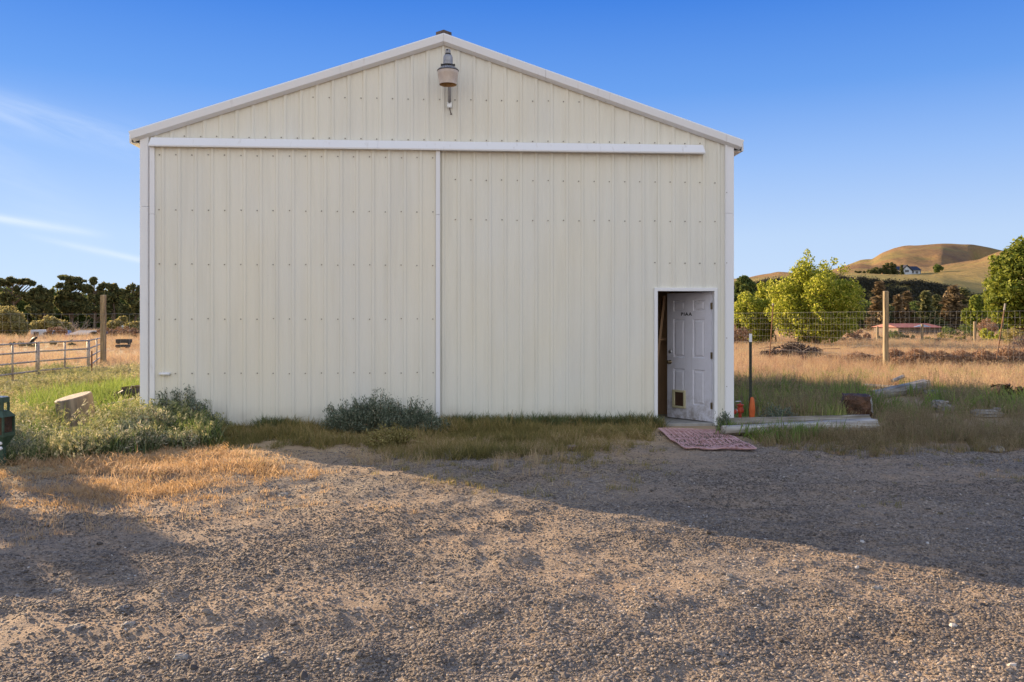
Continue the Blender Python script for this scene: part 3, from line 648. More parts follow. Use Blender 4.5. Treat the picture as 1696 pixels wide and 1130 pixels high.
def pine(name, label, loc, h, group, clumps, nl=2600, ls=.26, mat='pine', trunk=.25):
    t = empty(name, loc, 0, label=label, cat='tree', group=group); cs = []
    mb = MB().tube([(0, 0, -.2), (.2, 0, h*.35), (-.1, 0, h*.7), (.1, 0, h*.95)], [trunk, trunk*.8, trunk*.5, trunk*.15], 7)
    tot_ = sum(c[2]*c[3] for c in clumps)
    clumps = [(x+random.uniform(-.75, .75)*rx, z+random.uniform(-.75, .75)*rz, rx*random.uniform(.35, .7), rz*random.uniform(.4, .75)) for (x, z, rx, rz) in clumps for _ in range(5)]
    tot_ = sum(c[2]*c[3] for c in clumps)
    for (x, z, rx, rz) in clumps:
        n = int(nl*rx*rz/tot_); y = random.uniform(-1, 1)*rx*.6
        q = rng.normal(size=(n, 3)); q /= np.linalg.norm(q, axis=1)[:, None]; q *= (rng.uniform(.1, 1, n)**.6)[:, None]; q *= np.array([rx, rx, rz])*.92
        q += .18*rx*np.stack([vn(q[:, 0]*2+x, q[:, 2]*3+z, 9), vn(q[:, 1]*2, q[:, 2]*3, 8), vn(q[:, 0]*2, q[:, 1]*3+x, 7)], -1)*2
        cs.append(q+np.array([x, y, z])); b0 = (0, 0, max(.5, z-abs(x)*.7-.3)); mb.tube([b0, (x*.5, y*.5, (b0[2]+z)/2-.1), (x, y, z)], [trunk*.4, trunk*.28, trunk*.1], 4)
    crown_mesh(np.concatenate(cs), ls, M[mat], t, up=.5, asp=.45); mb.build('trunk', M['bark'], t); return t
def at(px_, D, z=0.): return ((px_-848)/FPX*D, D, z)
# big willow right of the barn, and its neighbours
def hz(py, D): return EYE+(HY-py)/FPX*D
D = 47; s = D/FPX
tree('willow_tree', 'large round yellow-green tree with a twiggy top right of the barn', at(1352, D), 6, 2.9, hz(503, D), 2.5, 46000, .065, 'willow', .13, 210, .19, tops=[((1338-1352)*s, hz(432, D), .42), ((1338-1352)*s, hz(418, D), .20), ((1322-1352)*s, hz(440, D), .32), ((1365-1352)*s, hz(438, D), .3), ((1385-1352)*s, hz(432, D), .26), ((1395-1352)*s, hz(446, D), .34), ((1312-1352)*s, hz(452, D), .35)], stems=2)
D = 50; s = D/FPX
tree('willow_tree', 'smaller yellow-green tree between the barn and the large round tree', at(1248, D), 4.5, 1.5, hz(528, D), 1.75, 21000, .068, 'willow', .1, 90, .24, stems=2)
tree('willow_tree', 'yellow-green crown rising behind the smaller yellow-green tree', at(1275, D+5), 4.8, 1.2, hz(500, D+5), 1.5, 8000, .08, 'willow', .1, 60, .22)
D = 62
tree('dark_tree', 'dark green tree showing just beside the barn corner above the yellow-green tree', at(1234, D), 5, .95, hz(486, D), 1.5, 5500, .11, 'midgreen', .1, 30, .3)
tree('dark_tree', 'dark green bushy tree beside the barn corner behind the small yellow-green tree', at(1216, D), 4.4, 1.1, hz(515, D), 1.3, 4000, .11, 'midgreen', .1, 26, .3)
tree('bare_shrub', 'leafless brown shrub beside the barn corner behind the dry field', at(1218, 48), 1.6, .95, .75, .8, 4500, .05, 'twig', .04, 24, .35, cat='shrub', stems=3)
# big leafy tree at the right edge
D = 38; s = D/FPX
tree('maple_tree', 'big dense green tree at the right edge of the picture', at(1712, D), 6, 2.05, hz(476, D), 2.35, 30000, .085, 'maple', .16, 110, .24, tops=[((1690-1712)*s, hz(408, D), .45), ((1672-1712)*s, hz(418, D), .32), ((1648-1712)*s, hz(432, D), .28), ((1650-1712)*s, hz(470, D), .42), ((1640-1712)*s, hz(497, D), .30), ((1655-1712)*s, hz(520, D), .42)])
# conifers and broadleaf trees below the bluff
D = 95
for (nm, lb, px_, top, r, mt, n) in (
  ('conifer', 'reddish brown conifer just right of the large round tree', 1456, 468, 1.5, 'pinered', 3200),
  ('conifer', 'slim green-brown conifer right of the tall wooden post', 1487, 489, 1.1, 'pinered', 1800),
  ('conifer', 'reddish conifer between the tall wooden post and the green conifers', 1503, 484, 1.5, 'pinered', 3000),
  ('conifer', 'dark green conifer behind the left half of the red-roofed shed', 1532, 484, 1.7, 'pine', 3000),
  ('conifer', 'narrow dark conifer left of the tallest conifer', 1551, 489, 1.2, 'pine', 1700),
  ('conifer', 'tallest conifer, brown-green, behind the end of the red-roofed shed', 1578, 477, 2.7, 'pinered', 6500),
  ('conifer', 'dark conifer right beside the tallest conifer', 1594, 479, 2.2, 'pine', 3800)):
    conifer(nm, lb, at(px_, D), hz(top, D), r, n, mt, 'conifers below the bluff', .26); D += 1.5
tree('broadleaf_tree', 'bright green leafy tree between the conifers and the big right-hand tree', at(1622, 80), 4.6, 1.5, hz(525, 80), 2.3, 5000, .16, 'maple', .1, 34, .3, squash=1.2)
tree('broadleaf_tree', 'dark green tree behind the gap right of the bright green tree', at(1646, 90), 4.2, 1.6, hz(530, 90), 1.6, 3500, .16, 'midgreen', .1, 26, .3)
tree('bare_shrub', 'grey leafless shrub in front of the big right-hand tree', at(1636, 60), 2, .7, 1.1, .8, 3000, .05, 'twig', .03, 20, .35, cat='shrub', stems=3)
D = 100
for k, (px_, top, r) in enumerate(((1400, 492, 2.6), (1432, 497, 2.2), (1470, 505, 2.6), (1515, 503, 2.6), (1610, 500, 2.8), (1650, 505, 3), (1560, 505, 2.4))):
    tree('dark_tree', ['dark tree at the foot of the bluff behind the right side of the round tree', 'dark tree filling the gap left of the reddish brown conifer', 'low dark tree behind the tall wooden post', 'low dark tree behind the red-roofed shed', 'dark tree behind the bright green leafy tree', 'dark tree at the foot of the bluff beside the big right-hand tree', 'low dark tree between the two dark conifers'][k],
         at(px_, D+k*2), 5, r, hz(top, D)*.5, hz(top, D)*.52, 3200, .2, 'midgreen' if k % 2 else 'pine', .15, 28, .35, group='trees at the foot of the bluff')
# shrubs along the far fence on the right
spec = [(1478, 62, .75, .85, 'midgreen', 'bright green shrub just right of the tall wooden post'), (1445, 60, .9, .5, 'sage', 'greyish sage shrub left of the tall wooden post'), (1500, 60, .9, .55, 'sage', 'greyish sage shrub under the left half of the shed'),
  (1530, 57, .8, .45, 'olive', 'olive shrub beside the middle fence post'), (1588, 66, 1.4, 1.25, 'midgreen', 'rounded green shrub at the right end of the red-roofed shed'), (1566, 60, .75, .7, 'olive', 'small olive shrub at the end of the red-roofed shed'),
  (1645, 56, 1.35, 1.05, 'willow', 'yellow-green shrub at the foot of the big right-hand tree'), (1680, 50, 1.2, 1.15, 'olive', 'olive shrub under the big right-hand tree'), (1600, 56, 1.1, .5, 'olive', 'low olive shrub right of the rounded green shrub'),
  (1400, 58, 1.2, .75, 'twig', 'brown twiggy shrub below the right side of the round tree'), (1425, 60, .9, .9, 'twig', 'brown leafless shrub at the right foot of the round tree'), (1556, 57, .8, .4, 'sage', 'grey-green shrub between the two thin fence posts')]
for (px_, D, r, h, mt, lb) in spec:
    tree('shrub', lb, at(px_, D), h, r, h*.5, h*.52, 2600 if r > 1 else 1500, .055 if mt != 'willow' else .07, mt, .02, 18, .4, cat='shrub', nb=8, stems=2)
# ------------------------------------------------------------------ trees and sheds far to the left
D = 120; s = D/FPX
def cl(px0, lst): return [((a-px0)*s, hz(b, D), c*s, d*s) for (a, b, c, d) in lst]
pine('pine_tree', 'tall dark pine with open branches at the left edge', at(22, D), hz(456, D), 'pine trees beyond the left field', cl(22, [(2, 470, 16, 8), (22, 464, 14, 6), (40, 467, 12, 5), (10, 492, 15, 8), (36, 487, 10, 5), (26, 478, 8, 4), (0, 510, 14, 10), (52, 470, 7, 3.5), (20, 508, 14, 8)]), 7000)
pine('pine_tree', 'dark pine with an uneven top second from the left edge', at(72, D), hz(470, D), 'pine trees beyond the left field', cl(72, [(70, 480, 9, 7), (82, 488, 8, 9), (60, 487, 11, 9), (50, 497, 11, 11), (72, 500, 14, 11), (60, 512, 18, 12), (84, 515, 14, 12)]), 9500, mat='pine')
D = 124; s = D/FPX
pine('pine_tree', 'tallest pine with flat spreading top left of the wooden post', at(118, D), hz(455, D), 'pine trees beyond the left field', cl(118, [(112, 461, 15, 5), (130, 464, 12, 5), (98, 472, 9, 4.5), (118, 474, 16, 8), (136, 480, 10, 8), (102, 492, 12, 9), (124, 494, 17, 11), (110, 510, 20, 14), (134, 508, 14, 13)]), 11000)
pine('pine_tree', 'dark pine just behind the wooden post', at(156, D), hz(462, D), 'pine trees beyond the left field', cl(156, [(156, 467, 8, 6), (150, 480, 11, 9), (166, 476, 8, 7), (158, 495, 16, 12), (150, 512, 15, 12), (170, 512, 14, 12)]), 7000)
pine('pine_tree', 'dark pine between the wooden post and the barn', at(188, D), hz(468, D), 'pine trees beyond the left field', cl(188, [(186, 474, 10, 6), (176, 486, 12, 9), (196, 482, 10, 7), (186, 500, 17, 13), (200, 515, 15, 12), (178, 518, 14, 12)]), 7000)
pine('pine_tree', 'dark pine partly hidden by the barn corner', at(222, D), hz(470, D), 'pine trees beyond the left field', cl(222, [(216, 475, 9, 6), (230, 480, 11, 8), (212, 490, 11, 10), (226, 500, 16, 14), (214, 516, 15, 14), (240, 490, 14, 12)]), 7000)
pine('pine_tree', 'dark pine beyond the left edge of the picture', at(-40, D), hz(462, D), 'pine trees beyond the left field', cl(-40, [(-40, 470, 16, 8), (-60, 480, 14, 8), (-25, 490, 14, 9), (-45, 505, 20, 14)]), 6000)
D = 135; s = D/FPX
for k, (px_, lb) in enumerate(((10, 'low dark trees behind the olive round bush'), (58, 'low dark tree behind the second pine'), (100, 'low dark tree left of the tallest pine'), (145, 'low dark tree behind the wooden post'), (190, 'low dark tree behind the blue-roofed shed'), (232, 'low dark tree against the barn corner'))):
    tree('dark_tree', lb, at(px_, D+k), 6, 4.0, hz(515, D), 3.6, 8000, .2, 'midgreen', .2, 30, .35, group='low dark trees behind the pines')
D = 78; s = D/FPX
tree('olive_bush', 'large rounded olive bush at the left edge', at(14, D), 3, 1.75, hz(533, D), 1.55, 9000, .09, 'olive', .1, 50, .28, cat='bush', stems=3)
tree('olive_bush', 'smaller rounded part of olive brush beside the large olive bush', at(36, D-2), 2, .75, hz(545, D), .85, 2600, .09, 'olive', .06, 22, .3, cat='bush')
for (px_, py_, r, mt, lb) in ((66, 540, 1.1, 'olive', 'yellow-olive bush left of the grey-roofed shed'), (85, 535, 1.0, 'olive', 'olive bush above the pale trailer'), (104, 540, 1.1, 'olive', 'olive bush just left of the dead tree'), (186, 540, .9, 'olive', 'olive bush left in front of the blue-roofed shed'), (202, 534, 1.0, 'olive', 'upright olive bush in front of the blue-roofed shed'), (228, 540, .9, 'olive', 'olive bush in front of the shed beside the barn corner')):
    D = 88; tree('bush', lb, at(px_, D), 2, r, hz(py_+6, D), 1.1, 2200, .11, mt, .05, 18, .35, cat='bush')
def sticks(name, label, loc, n, L_, spread, cat, mat='twig', rad=.02, up=1.0, kids=3, seed=0, group=None, sq=1):
    rs = random.Random(seed); mb = MB()
    for k in range(n):
        a = rs.uniform(0, 2*PI); b = Vector((rs.gauss(0, spread), rs.gauss(0, spread*sq), 0)); d = Vector((math.cos(a), math.sin(a), up*rs.uniform(.2, 1.2))).normalized()
        l = L_*rs.uniform(.5, 1.1); p = [b, b+d*l*.5+Vector((0, 0, .06*l)), b+d*l+Vector((0, 0, rs.uniform(-.1, .1)*l))]
        mb.tube(p, [rad, rad*.7, rad*.3], 3, cap=False)
        for q in range(kids):
            e = p[1]+(p[2]-p[1])*rs.random(); dd = (d+Vector((rs.uniform(-1, 1), rs.uniform(-1, 1), rs.uniform(-.4, .9)))).normalized(); mb.tube([e, e+dd*l*.35], [rad*.5, rad*.2], 3, cap=False)
    return mb.build(name, M[mat], loc=loc, label=label, cat=cat, group=group)
M['deadwood'] = pmat('pale_dead_wood', (.30, .22, .16), (.5, .4, .3), 5, bump=0)  # pale tone of bare dead wood
D = 84
sticks('dead_tree', 'fallen dead tree with pale bare branches above the grey-roofed shed', at(120, D, 0), 15, 1.9, .4, 'dead tree', 'deadwood', .03, 1.7, 4, 3)
for k, (px_, lb) in enumerate(((180, 'bare brown brush right of the left wooden post'), (205, 'bare brown brush behind the dark troughs'), (226, 'bare brown brush against the barn corner'), (92, 'bare brown brush left of the grey-roofed shed'))):
    tree('brush', lb, at(px_, 76), 1, 1.3, .5, .5, 1800, .07, 'twig', .03, 16, .4, cat='brush')
# dead brush wall along the right-hand deer fence
def tumble(loc, r, h, lb, n=5500, mat='twig', sx=1.0):
    t = empty('tumbleweed_brush', loc, 0, label=lb, cat='brush', group=None); m = n
    q = rng.normal(size=(m, 3)); q /= np.linalg.norm(q, axis=1)[:, None]; q *= (rng.uniform(.1, 1, m)**.4)[:, None]*np.array([r*sx, r*.7, h]); q[:, 2] = np.abs(q[:, 2])*(.75+.5*vn(q[:, 0]*2.2, q[:, 1]*2.2, 4))
    d = rng.normal(size=(m, 3)); crown_mesh(q, .085, M[mat], t, asp=.12, dirs=d, name='twigs'); return t
for k, (px_, py_, r, h, lb) in enumerate(((1490, 609, .7, .75, 'dead brush at the foot of the tall wooden post'), (1530, 611, .8, .75, 'dead tumbleweed brush right of the tall wooden post'), (1568, 612, .8, .7, 'dead tumbleweed brush midway between the tall post and the leaning post'),
      (1605, 612, .8, .7, 'dead tumbleweed brush left of the leaning post'), (1640, 613, .75, .75, 'dead tumbleweed brush at the foot of the leaning post'), (1682, 612, .85, .85, 'tall dead brush right of the leaning post'), (1722, 612, .8, .9, 'tall dead brush beyond the right edge of the picture'), (1430, 604, .85, .5, 'low dead brush left of the tall wooden post'), (1385, 602, .75, .32, 'low dead brush between the brush pile and the tall post'))):
    x, y = G(px_, py_); tumble((x, y+.5, 0), r, h, lb, 7500, sx=1.2)
x, y = G(1320, 596)
bp = empty('brush_pile', (x, y+.6, 0), 0, label='dark pile of old branches below the round tree', cat='brush pile')
q = rng.normal(size=(9000, 3)); q /= np.linalg.norm(q, axis=1)[:, None]; q *= (rng.uniform(.1, 1, 9000)**.4)[:, None]*np.array([1.45, .9, .52]); q[:, 2] = np.abs(q[:, 2])*(1.0+1.1*vn(q[:, 0]*3, q[:, 1]*3, 14))
M['g_brush'] = leafmat('dark_brush_twigs', [(0, (.04, .025, .02)), (.5, (.10, .065, .055)), (1, (.25, .18, .13))], .02, inst=False)
crown_mesh(q, .09, M['g_brush'], bp, asp=.16, dirs=rng.normal(size=(9000, 3)), name='twigs')
mb = MB()
for k in range(60):
    a = random.uniform(0, PI); c = Vector((random.gauss(0, .8), random.gauss(0, .4), random.uniform(.1, .5))); d = Vector((math.cos(a), math.sin(a)*.5, random.uniform(-.1, .35)))*random.uniform(.3, .7); mb.tube([c-d, c+Vector((0, 0, .04)), c+d], [.018, .015, .008], 3)
mb.build('branches', M['twig'], bp)
# rising bank at the right edge
x, y = G(1760, 585)
M['bankgrass'] = leafmat('bank_dry_grass', GR['pink'], .4, inst=False)
bk = empty('weedy_bank', (x+.6, y, 0), 0, label='high mound of pinkish dry weeds at the right edge', cat='weeds')
q = rng.normal(size=(9000, 3)); q /= np.linalg.norm(q, axis=1)[:, None]; q *= (rng.uniform(.1, 1, 9000)**.4)[:, None]*np.array([3.2, 2.0, 1.5]); q[:, 2] = np.abs(q[:, 2])
crown_mesh(q, .10, M['bankgrass'], bk, asp=.12, dirs=np.array([0, 0, 1.])+rng.normal(size=(9000, 3))*.6, name='stems')
# buildings far away
def shed(name, label, cat, px0, px1, D, ytop, yeave, wall, roof, dep=4, ridge='x', base=0, over=.2, windows=0, doorp=False):
    x0, x1 = (px0-848)/FPX*D, (px1-848)/FPX*D; zt, ze = hz(ytop, D), hz(yeave, D); wd = x1-x0; t = empty(name, ((x0+x1)/2, D, base), 0, label=label, cat=cat); zt -= base; ze -= base
    MB().box(-wd/2+over, wd/2-over, 0, dep, 0, ze).build('wall', M[wall], t)
    if ridge == 'x':
        MB().add([(-wd/2, -.2, ze-.03), (wd/2, -.2, ze-.03), (wd/2-wd*.04, dep/2, zt), (-wd/2+wd*.04, dep/2, zt), (-wd/2, dep+.2, ze-.03), (wd/2, dep+.2, ze-.03)], [(0, 1, 2, 3), (3, 2, 5, 4), (0, 3, 4), (1, 5, 2), (0, 4, 5, 1)]).build('roof', M[roof], t)
    else:
        MB().add([(-wd/2, -.2, ze), (wd/2, -.2, ze), (0, -.2, zt), (-wd/2, dep, ze), (wd/2, dep, ze), (0, dep, zt)], [(0, 2, 5, 3), (2, 1, 4, 5), (0, 1, 4, 3)]).build('roof', M[roof], t)
        MB().add([(-wd/2+over, 0, ze-.02), (wd/2-over, 0, ze-.02), (0, 0, zt-.05)], [(0, 1, 2)]).build('gable', M[wall], t)
    for k in range(windows):
        xx = -wd/2+wd*(k+.7)/(windows+.4); w_ = MB().box(xx-.35, xx+.35, -.05, -.01, ze*.35, ze*.8).build('window', M['glass'], t)
    return t
t = shed('grey_roofed_shed', 'low shed with a grey roof beyond the left field', 'shed', 112, 152, 80, 547.5, 554, 'brown_wall', 'grey_roof', windows=2, base=-.6)
t = shed('blue_roofed_shed', 'long shed with a blue-green roof behind bushes beside the barn corner', 'shed', 174, 262, 100, 539, 548, 'brown_wall', 'blue_roof', base=-.6, windows=3)
hp = empty('hoop_shelter', at(156, 79, -.6), 0, label='dark hoop shelter with a pale arched rim beside the grey-roofed shed', cat='shelter')
arc = [(math.cos(PI*k/12)*.85, 0, math.sin(PI*k/12)*1.15) for k in range(13)]
MB().tube(arc, .05, 5).build('arch', M['galv'], hp); a2 = [(p[0]*.97, .1, p[2]*.97) for p in arc]; b2 = [(p[0]*.97, 3, p[2]*.97) for p in arc]
MB().add(a2+b2, [(k, k+1, k+14, k+13) for k in range(12)]+[tuple(range(13, 26))]).build('cover', M['dark'], hp)
MB().box(-.8, .75, .0, .06, .45, .62).build('crossbar', M['pale_wall'], hp)
tr = empty('pale_trailer', at(66, 82, -.5), 0, label='pale blue-white trailer parked beyond the left field', cat='trailer')
MB().box(-.95, .95, 0, 2, .35, 1.15).build('body', M['pale_wall'], tr, bevel=.1)
for xx in (-.5, .5): MB().lathe([(.001, .05), (.28, .05), (.28, -.05), (.001, -.05)], 16, Matrix.Translation((xx, -.06, .28)) @ rot_x()).build('wheel', M['rubber'], tr)
MB().box(-.6, -.1, -.03, -.005, .6, .95).build('window', M['glass'], tr)
cr = empty('parked_car', at(97, 82, -.5), 0, label='blue-grey car parked between the trailer and the grey-roofed shed', cat='car')
MB().add([(-1.0, 0, .3), (1.0, 0, .3), (1.0, 0, .68), (.6, .1, .75), (.3, .2, 1.1), (-.5, .2, 1.1), (-.8, .1, .75), (-1.0, 0, .7)]+[(a, 1.6, b) for a, b in ((-1.0, .3), (1.0, .3), (1.0, .68), (.6, .75), (.3, 1.1), (-.5, 1.1), (-.8, .75), (-1.0, .7))], [tuple(range(8)), tuple(range(15, 7, -1))]+[(k, (k+1) % 8, 8+(k+1) % 8, 8+k) for k in range(8)]).build('body', M['blue'], cr)
MB().box(-.6, .35, .1, .16, .78, 1.02).build('window', M['glass'], cr)
for xx in (-.6, .6): MB().lathe([(.001, .05), (.25, .05), (.25, -.05), (.001, -.05)], 16, Matrix.Translation((xx, -.04, .26)) @ rot_x()).build('wheel', M['rubber'], cr)
# red-roofed shed on the right
t = shed('red_roofed_shed', 'long low shed with a faded red roof below the conifers', 'shed', 1484, 1563, 74, 536, 542, 'brown_wall', 'red_roof', base=-.5, dep=5, windows=4)
gb = MB().add([((1526-1523.5)*74/FPX-.75, -.35, hz(541.5, 74)+.5), ((1526-1523.5)*74/FPX+.75, -.35, hz(541.5, 74)+.5), ((1526-1523.5)*74/FPX, -.35, hz(537.5, 74)+.5), ((1526-1523.5)*74/FPX-.75, -.1, hz(541.5, 74)+.5), ((1526-1523.5)*74/FPX+.75, -.1, hz(541.5, 74)+.5), ((1526-1523.5)*74/FPX, -.1, hz(537.5, 74)+.5)], [(0, 1, 2), (3, 5, 4), (0, 2, 5, 3), (2, 1, 4, 5)]).build('porch_gable', M['blue'], t)
# house and garage on the plateau
def hl(px_, py, D): return hillz(px_, D)
D = 408; s = D/FPX; zb_ = hillz(1505, D)-.3
hs_ = empty('hill_house', ((1506-848)*s, D, zb_), 0, label='white house with a dark roof and front gable high on the hill', cat='house')
w_ = (1524-1488)*s; zt = hz(440.5, D)-zb_; ze = hz(447, D)-zb_
MB().box(-w_/2, w_/2, 0, 8, -2, ze).build('wall', M['pale_wall'], hs_)
MB().add([(-w_/2-.5, -.6, ze-.2), (w_/2+.5, -.6, ze-.2), (w_/2+.3, 4, zt), (-w_/2-.3, 4, zt), (-w_/2-.5, 8.6, ze-.2), (w_/2+.5, 8.6, ze-.2)], [(0, 1, 2, 3), (3, 2, 5, 4), (0, 4, 5, 1)]).build('roof', M['dark'], hs_)
MB().add([(w_/2+.28, -.4, ze-.2), (w_/2+.28, 8.4, ze-.2), (w_/2+.25, 4, zt-.1), (w_/2+.02, -.4, -2), (w_/2+.02, 8.4, -2)], [(0, 1, 2), (3, 4, 1, 0)]).build('gable_end', M['pale_wall'], hs_)
gx = (1498-1506)*s; gw = 5*s*1.7
g_ = MB().add([(gx-gw, -2.6, ze-.8), (gx+gw, -2.6, ze-.8), (gx, -2.6, zt-.3), (gx-gw*.85, -2.6, -2), (gx+gw*.85, -2.6, -2), (gx-gw, 2, ze-.8), (gx+gw, 2, ze-.8), (gx, 4, zt-.3)], [(0, 1, 2), (3, 4, 1, 0), (0, 5, 3), (1, 4, 6)]).build('front_gable', M['pale_wall'], hs_)
MB().add([(gx-gw-.5, -3, ze-1), (gx, -3, zt), (gx, 4, zt), (gx-gw-.5, 2, ze-1), (gx+gw+.5, -3, ze-1), (gx+gw+.5, 2, ze-1), (gx-gw-.5, -3, ze-.6), (gx, -3, zt+.4), (gx, 4, zt+.4), (gx-gw-.5, 2, ze-.6), (gx+gw+.5, -3, ze-.6), (gx+gw+.5, 2, ze-.6)], [(6, 7, 8, 9), (7, 10, 11, 8), (0, 1, 7, 6), (1, 4, 10, 7), (0, 6, 9, 3), (4, 5, 11, 10)]).build('gable_roof', M['dark'], hs_)
for xx in (.15, .35): MB().box(w_*xx-.6, w_*xx+.6, -.15, -.02, ze*.3, ze*.75).build('window', M['glass'], hs_)
MB().box(gx-.9, gx+.9, -2.75, -2.62, ze*.5, ze*.9).build('window', M['glass'], g_)
zg = hillz(1476, D)-.3; gr_ = empty('hill_garage', ((1477-848)*s, D, zg), 0, label='brown garage with an orange wall left of the white hill house', cat='garage')
MB().box(-3.2, 3.2, 0, 6, -2, hz(449.5, D)-zg).build('wall', M['brick'], gr_); MB().add([(-4.2, -.6, hz(449.5, D)-zg-.1), (4.6, -.6, hz(449, D)-zg-.1), (4.2, 3, hz(446, D)-zg), (-1.5, 3, hz(446.5, D)-zg), (-4.2, 6, 2), (4.6, 6, 2)], [(0, 1, 2, 3), (3, 2, 5, 4), (0, 3, 4), (1, 5, 2)]).build('roof', M['vent'], gr_)
for k, (px_, top, r, lb) in enumerate(((1437, 447, 2.6, 'leftmost dark bush of the row left of the hill garage'), (1444, 443.5, 3.0, 'broad dark bush in the row left of the hill garage'), (1451, 446, 2.6, 'dark bush between the broad bush and the hill conifers'), (1458, 440.5, 1.9, 'small dark conifer left of the two tallest hill conifers'), (1463.5, 437, 2.2, 'taller dark conifer left of the hill garage'), (1471, 436, 2.0, 'tallest dark conifer beside the hill garage'), (1475.5, 439, 1.7, 'short dark conifer right beside the hill garage'), (1487.5, 440, 1.1, 'thin dark conifer at the left end of the hill house'))):
    z = hillz(px_, D-4)-.3; h = hz(top, D)-z
    (conifer('conifer', lb, ((px_-848)*s, D-4, z), h, r, 900, 'pine', 'trees beside the hill house', .55) if k > 2 else tree('dark_bush', lb, ((px_-848)*s, D-4, z), h, r, h*.5, h*.5, 1100, .45, 'pine', .15, 14, .45, cat='bush', group='trees beside the hill house'))
z = hillz(1547, D-4)-.3; h = hz(439.5, D)-z
tree('broadleaf_tree', 'single round green tree right of the white hill house', ((1547-848)*s, D-4, z), h, 2.2, h*.52, h*.5, 1600, .42, 'midgreen', .2, 20, .4)
for k, (px_, py_, lb) in enumerate(((1418, 451, 'dark scrub bush at the left end of the hill terrace'), (1424, 452, 'dark scrub bush near the left end of the hill terrace'), (1431, 452, 'dark scrub bush left of the bush row on the hill'), )):
    z = hillz(px_, D); tree('scrub_bush', lb, ((px_-848)*s, D, z), 1.2, .8, .5, .6, 250, .3, 'pine', .05, 6, .5, cat='bush')
for k, (px_, Dk_) in enumerate(((1452, 620), (1460, 640), (1467, 650), (1474, 655), (1494, 690), (1500, 690), (1447, 600), (1512, 700))):
    z = hillz(px_, Dk_); tree('scrub_bush', 'dark scrub bush dotted on the slope above the hill house', ((px_-848)/FPX*Dk_, Dk_, z), 1.5, 1.5, .6, .9, 200, .5, 'pinered', .05, 6, .5, cat='bush', group='scrub on the slope above the hill house')
# tree outside the frame on the left whose shadow falls on the gravel
for (q0, lb, h_, r_, cz_, rz_, n_, tp_) in ((2.45, 'leafy tree beyond the left edge casting its shadow over the gravel', 3.6, .95, 2.0, 1.05, 11000, [(.10, 3.30, .26), (.05, 3.52, .16), (.55, 3.22, .24), (.60, 3.42, .13), (-.42, 3.35, .26), (.95, 2.75, .28), (1.2, 2.3, .3)]),
    (1.35, 'second leafy tree beyond the left edge beside the shade tree', 3.6, .95, 2.2, 1.35, 11000, [(.5, 3.2, .3), (-.3, 3.5, .3)]),
    (.1, 'third leafy tree beyond the left edge, farthest from the barn', 3.4, 1.0, 2.0, 1.3, 9000, [(.2, 3.2, .3)])):
    t = tree('shade_tree', lb, (-13.17+.643*q0, 11.06+.766*q0, 0), h_, r_, cz_, rz_, n_, .075, 'maple', .1, 34, .3, tops=tp_, ry=.8); t.rotation_euler = (0, 0, .872)
    if q0 > 2: tree('shade_bush', 'low leafy bush beyond the left edge at the foot of the shade trees', (-13.17+.643*3.2, 11.06+.766*3.2, 0), 2.2, .8, 1.05, 1.1, 7000, .075, 'maple', .06, 24, .35, cat='bush')
# ------------------------------------------------------------------ corral fence on the left
pts = [(-260, 668), (-80, 650), (62, 629), (147, 620), (169, 599)]
cor = [Vector((*G(a, b), 0)) for a, b in pts]
lbs = ['steel pipe corral panel at the far left, beyond the picture edge', 'steel pipe corral panel running out of the left edge of the picture', 'middle steel pipe corral panel behind the stump', 'short steel pipe corral panel turning back to the wooden post']
for k in range(4):
    a, b = cor[k], cor[k+1]; t = empty('corral_panel', a, 0, label=lbs[k], cat='fence panel', group='corral panels'); d = b-a; gap = d.normalized()*.035
    hs2 = [.06, .24, .50, .76, 1.0]
    for z in hs2:
        z1 = z*(.93 if k == 3 else 1); MB().tube([gap+Vector((0, 0, z)), d/2+Vector((0, 0, (z+z1)/2)), d-gap+Vector((0, 0, z1))], .024, 8).build('rail', M['pipe'], t, smooth=True)
    for q in (0, 1):
        pp = gap if q == 0 else d-gap; zt = 1.03 if (k < 3 or q == 0) else .96
        MB().tube([pp+Vector((0, 0, -.05)), pp+Vector((0, 0, zt))], .034, 10).build('post', M['pipe'], t, smooth=True)
    md = [.5] if k > 1 else [.33, .66]
    for q in md: MB().tube([d*q+Vector((0, .03, 0)), d*q+Vector((0, .03, 1.0))], .026, 8).build('upright', M['pipe'], t, smooth=True)
# bird on the top rail
bd = empty('bird', P(55, 564.5, 22.6), -.35, label='small black bird perched on the top corral rail', cat='bird')
bp_ = [(.14, 0, .10), (.11, 0, .085), (.05, 0, .06), (0, 0, .03), (-.06, 0, -.01), (-.16, 0, -.07)]
mb = MB().tube(bp_, [.012, .028, .04, .045, .032, .008], 10); mb.build('body', M['bird'], bd, smooth=True)
MB().tube([(.135, 0, .098), (.175, 0, .098)], [.009, .002], 6).build('beak', M['dark'], bd)
MB().box(-.24, -.12, -.018, .018, -.10, -.085, Matrix.Rotation(-.0, 4, 'Y')).build('tail', M['bird'], bd)
for sy in (-.015, .015): MB().tube([(0, sy, .0), (.01, sy, -.045)], .004, 4).build('leg', M['dark'], bd)
x, y = G(152, 625)
mb = MB().box(-.02, .02, -.003, .003, -.1, .74).box(-.004, .004, -.02, .02, -.1, .74); mb.build('rusty_stake', M['rust'], loc=(x, y, 0), label='short rusty steel stake in front of the corral corner', cat='stake')
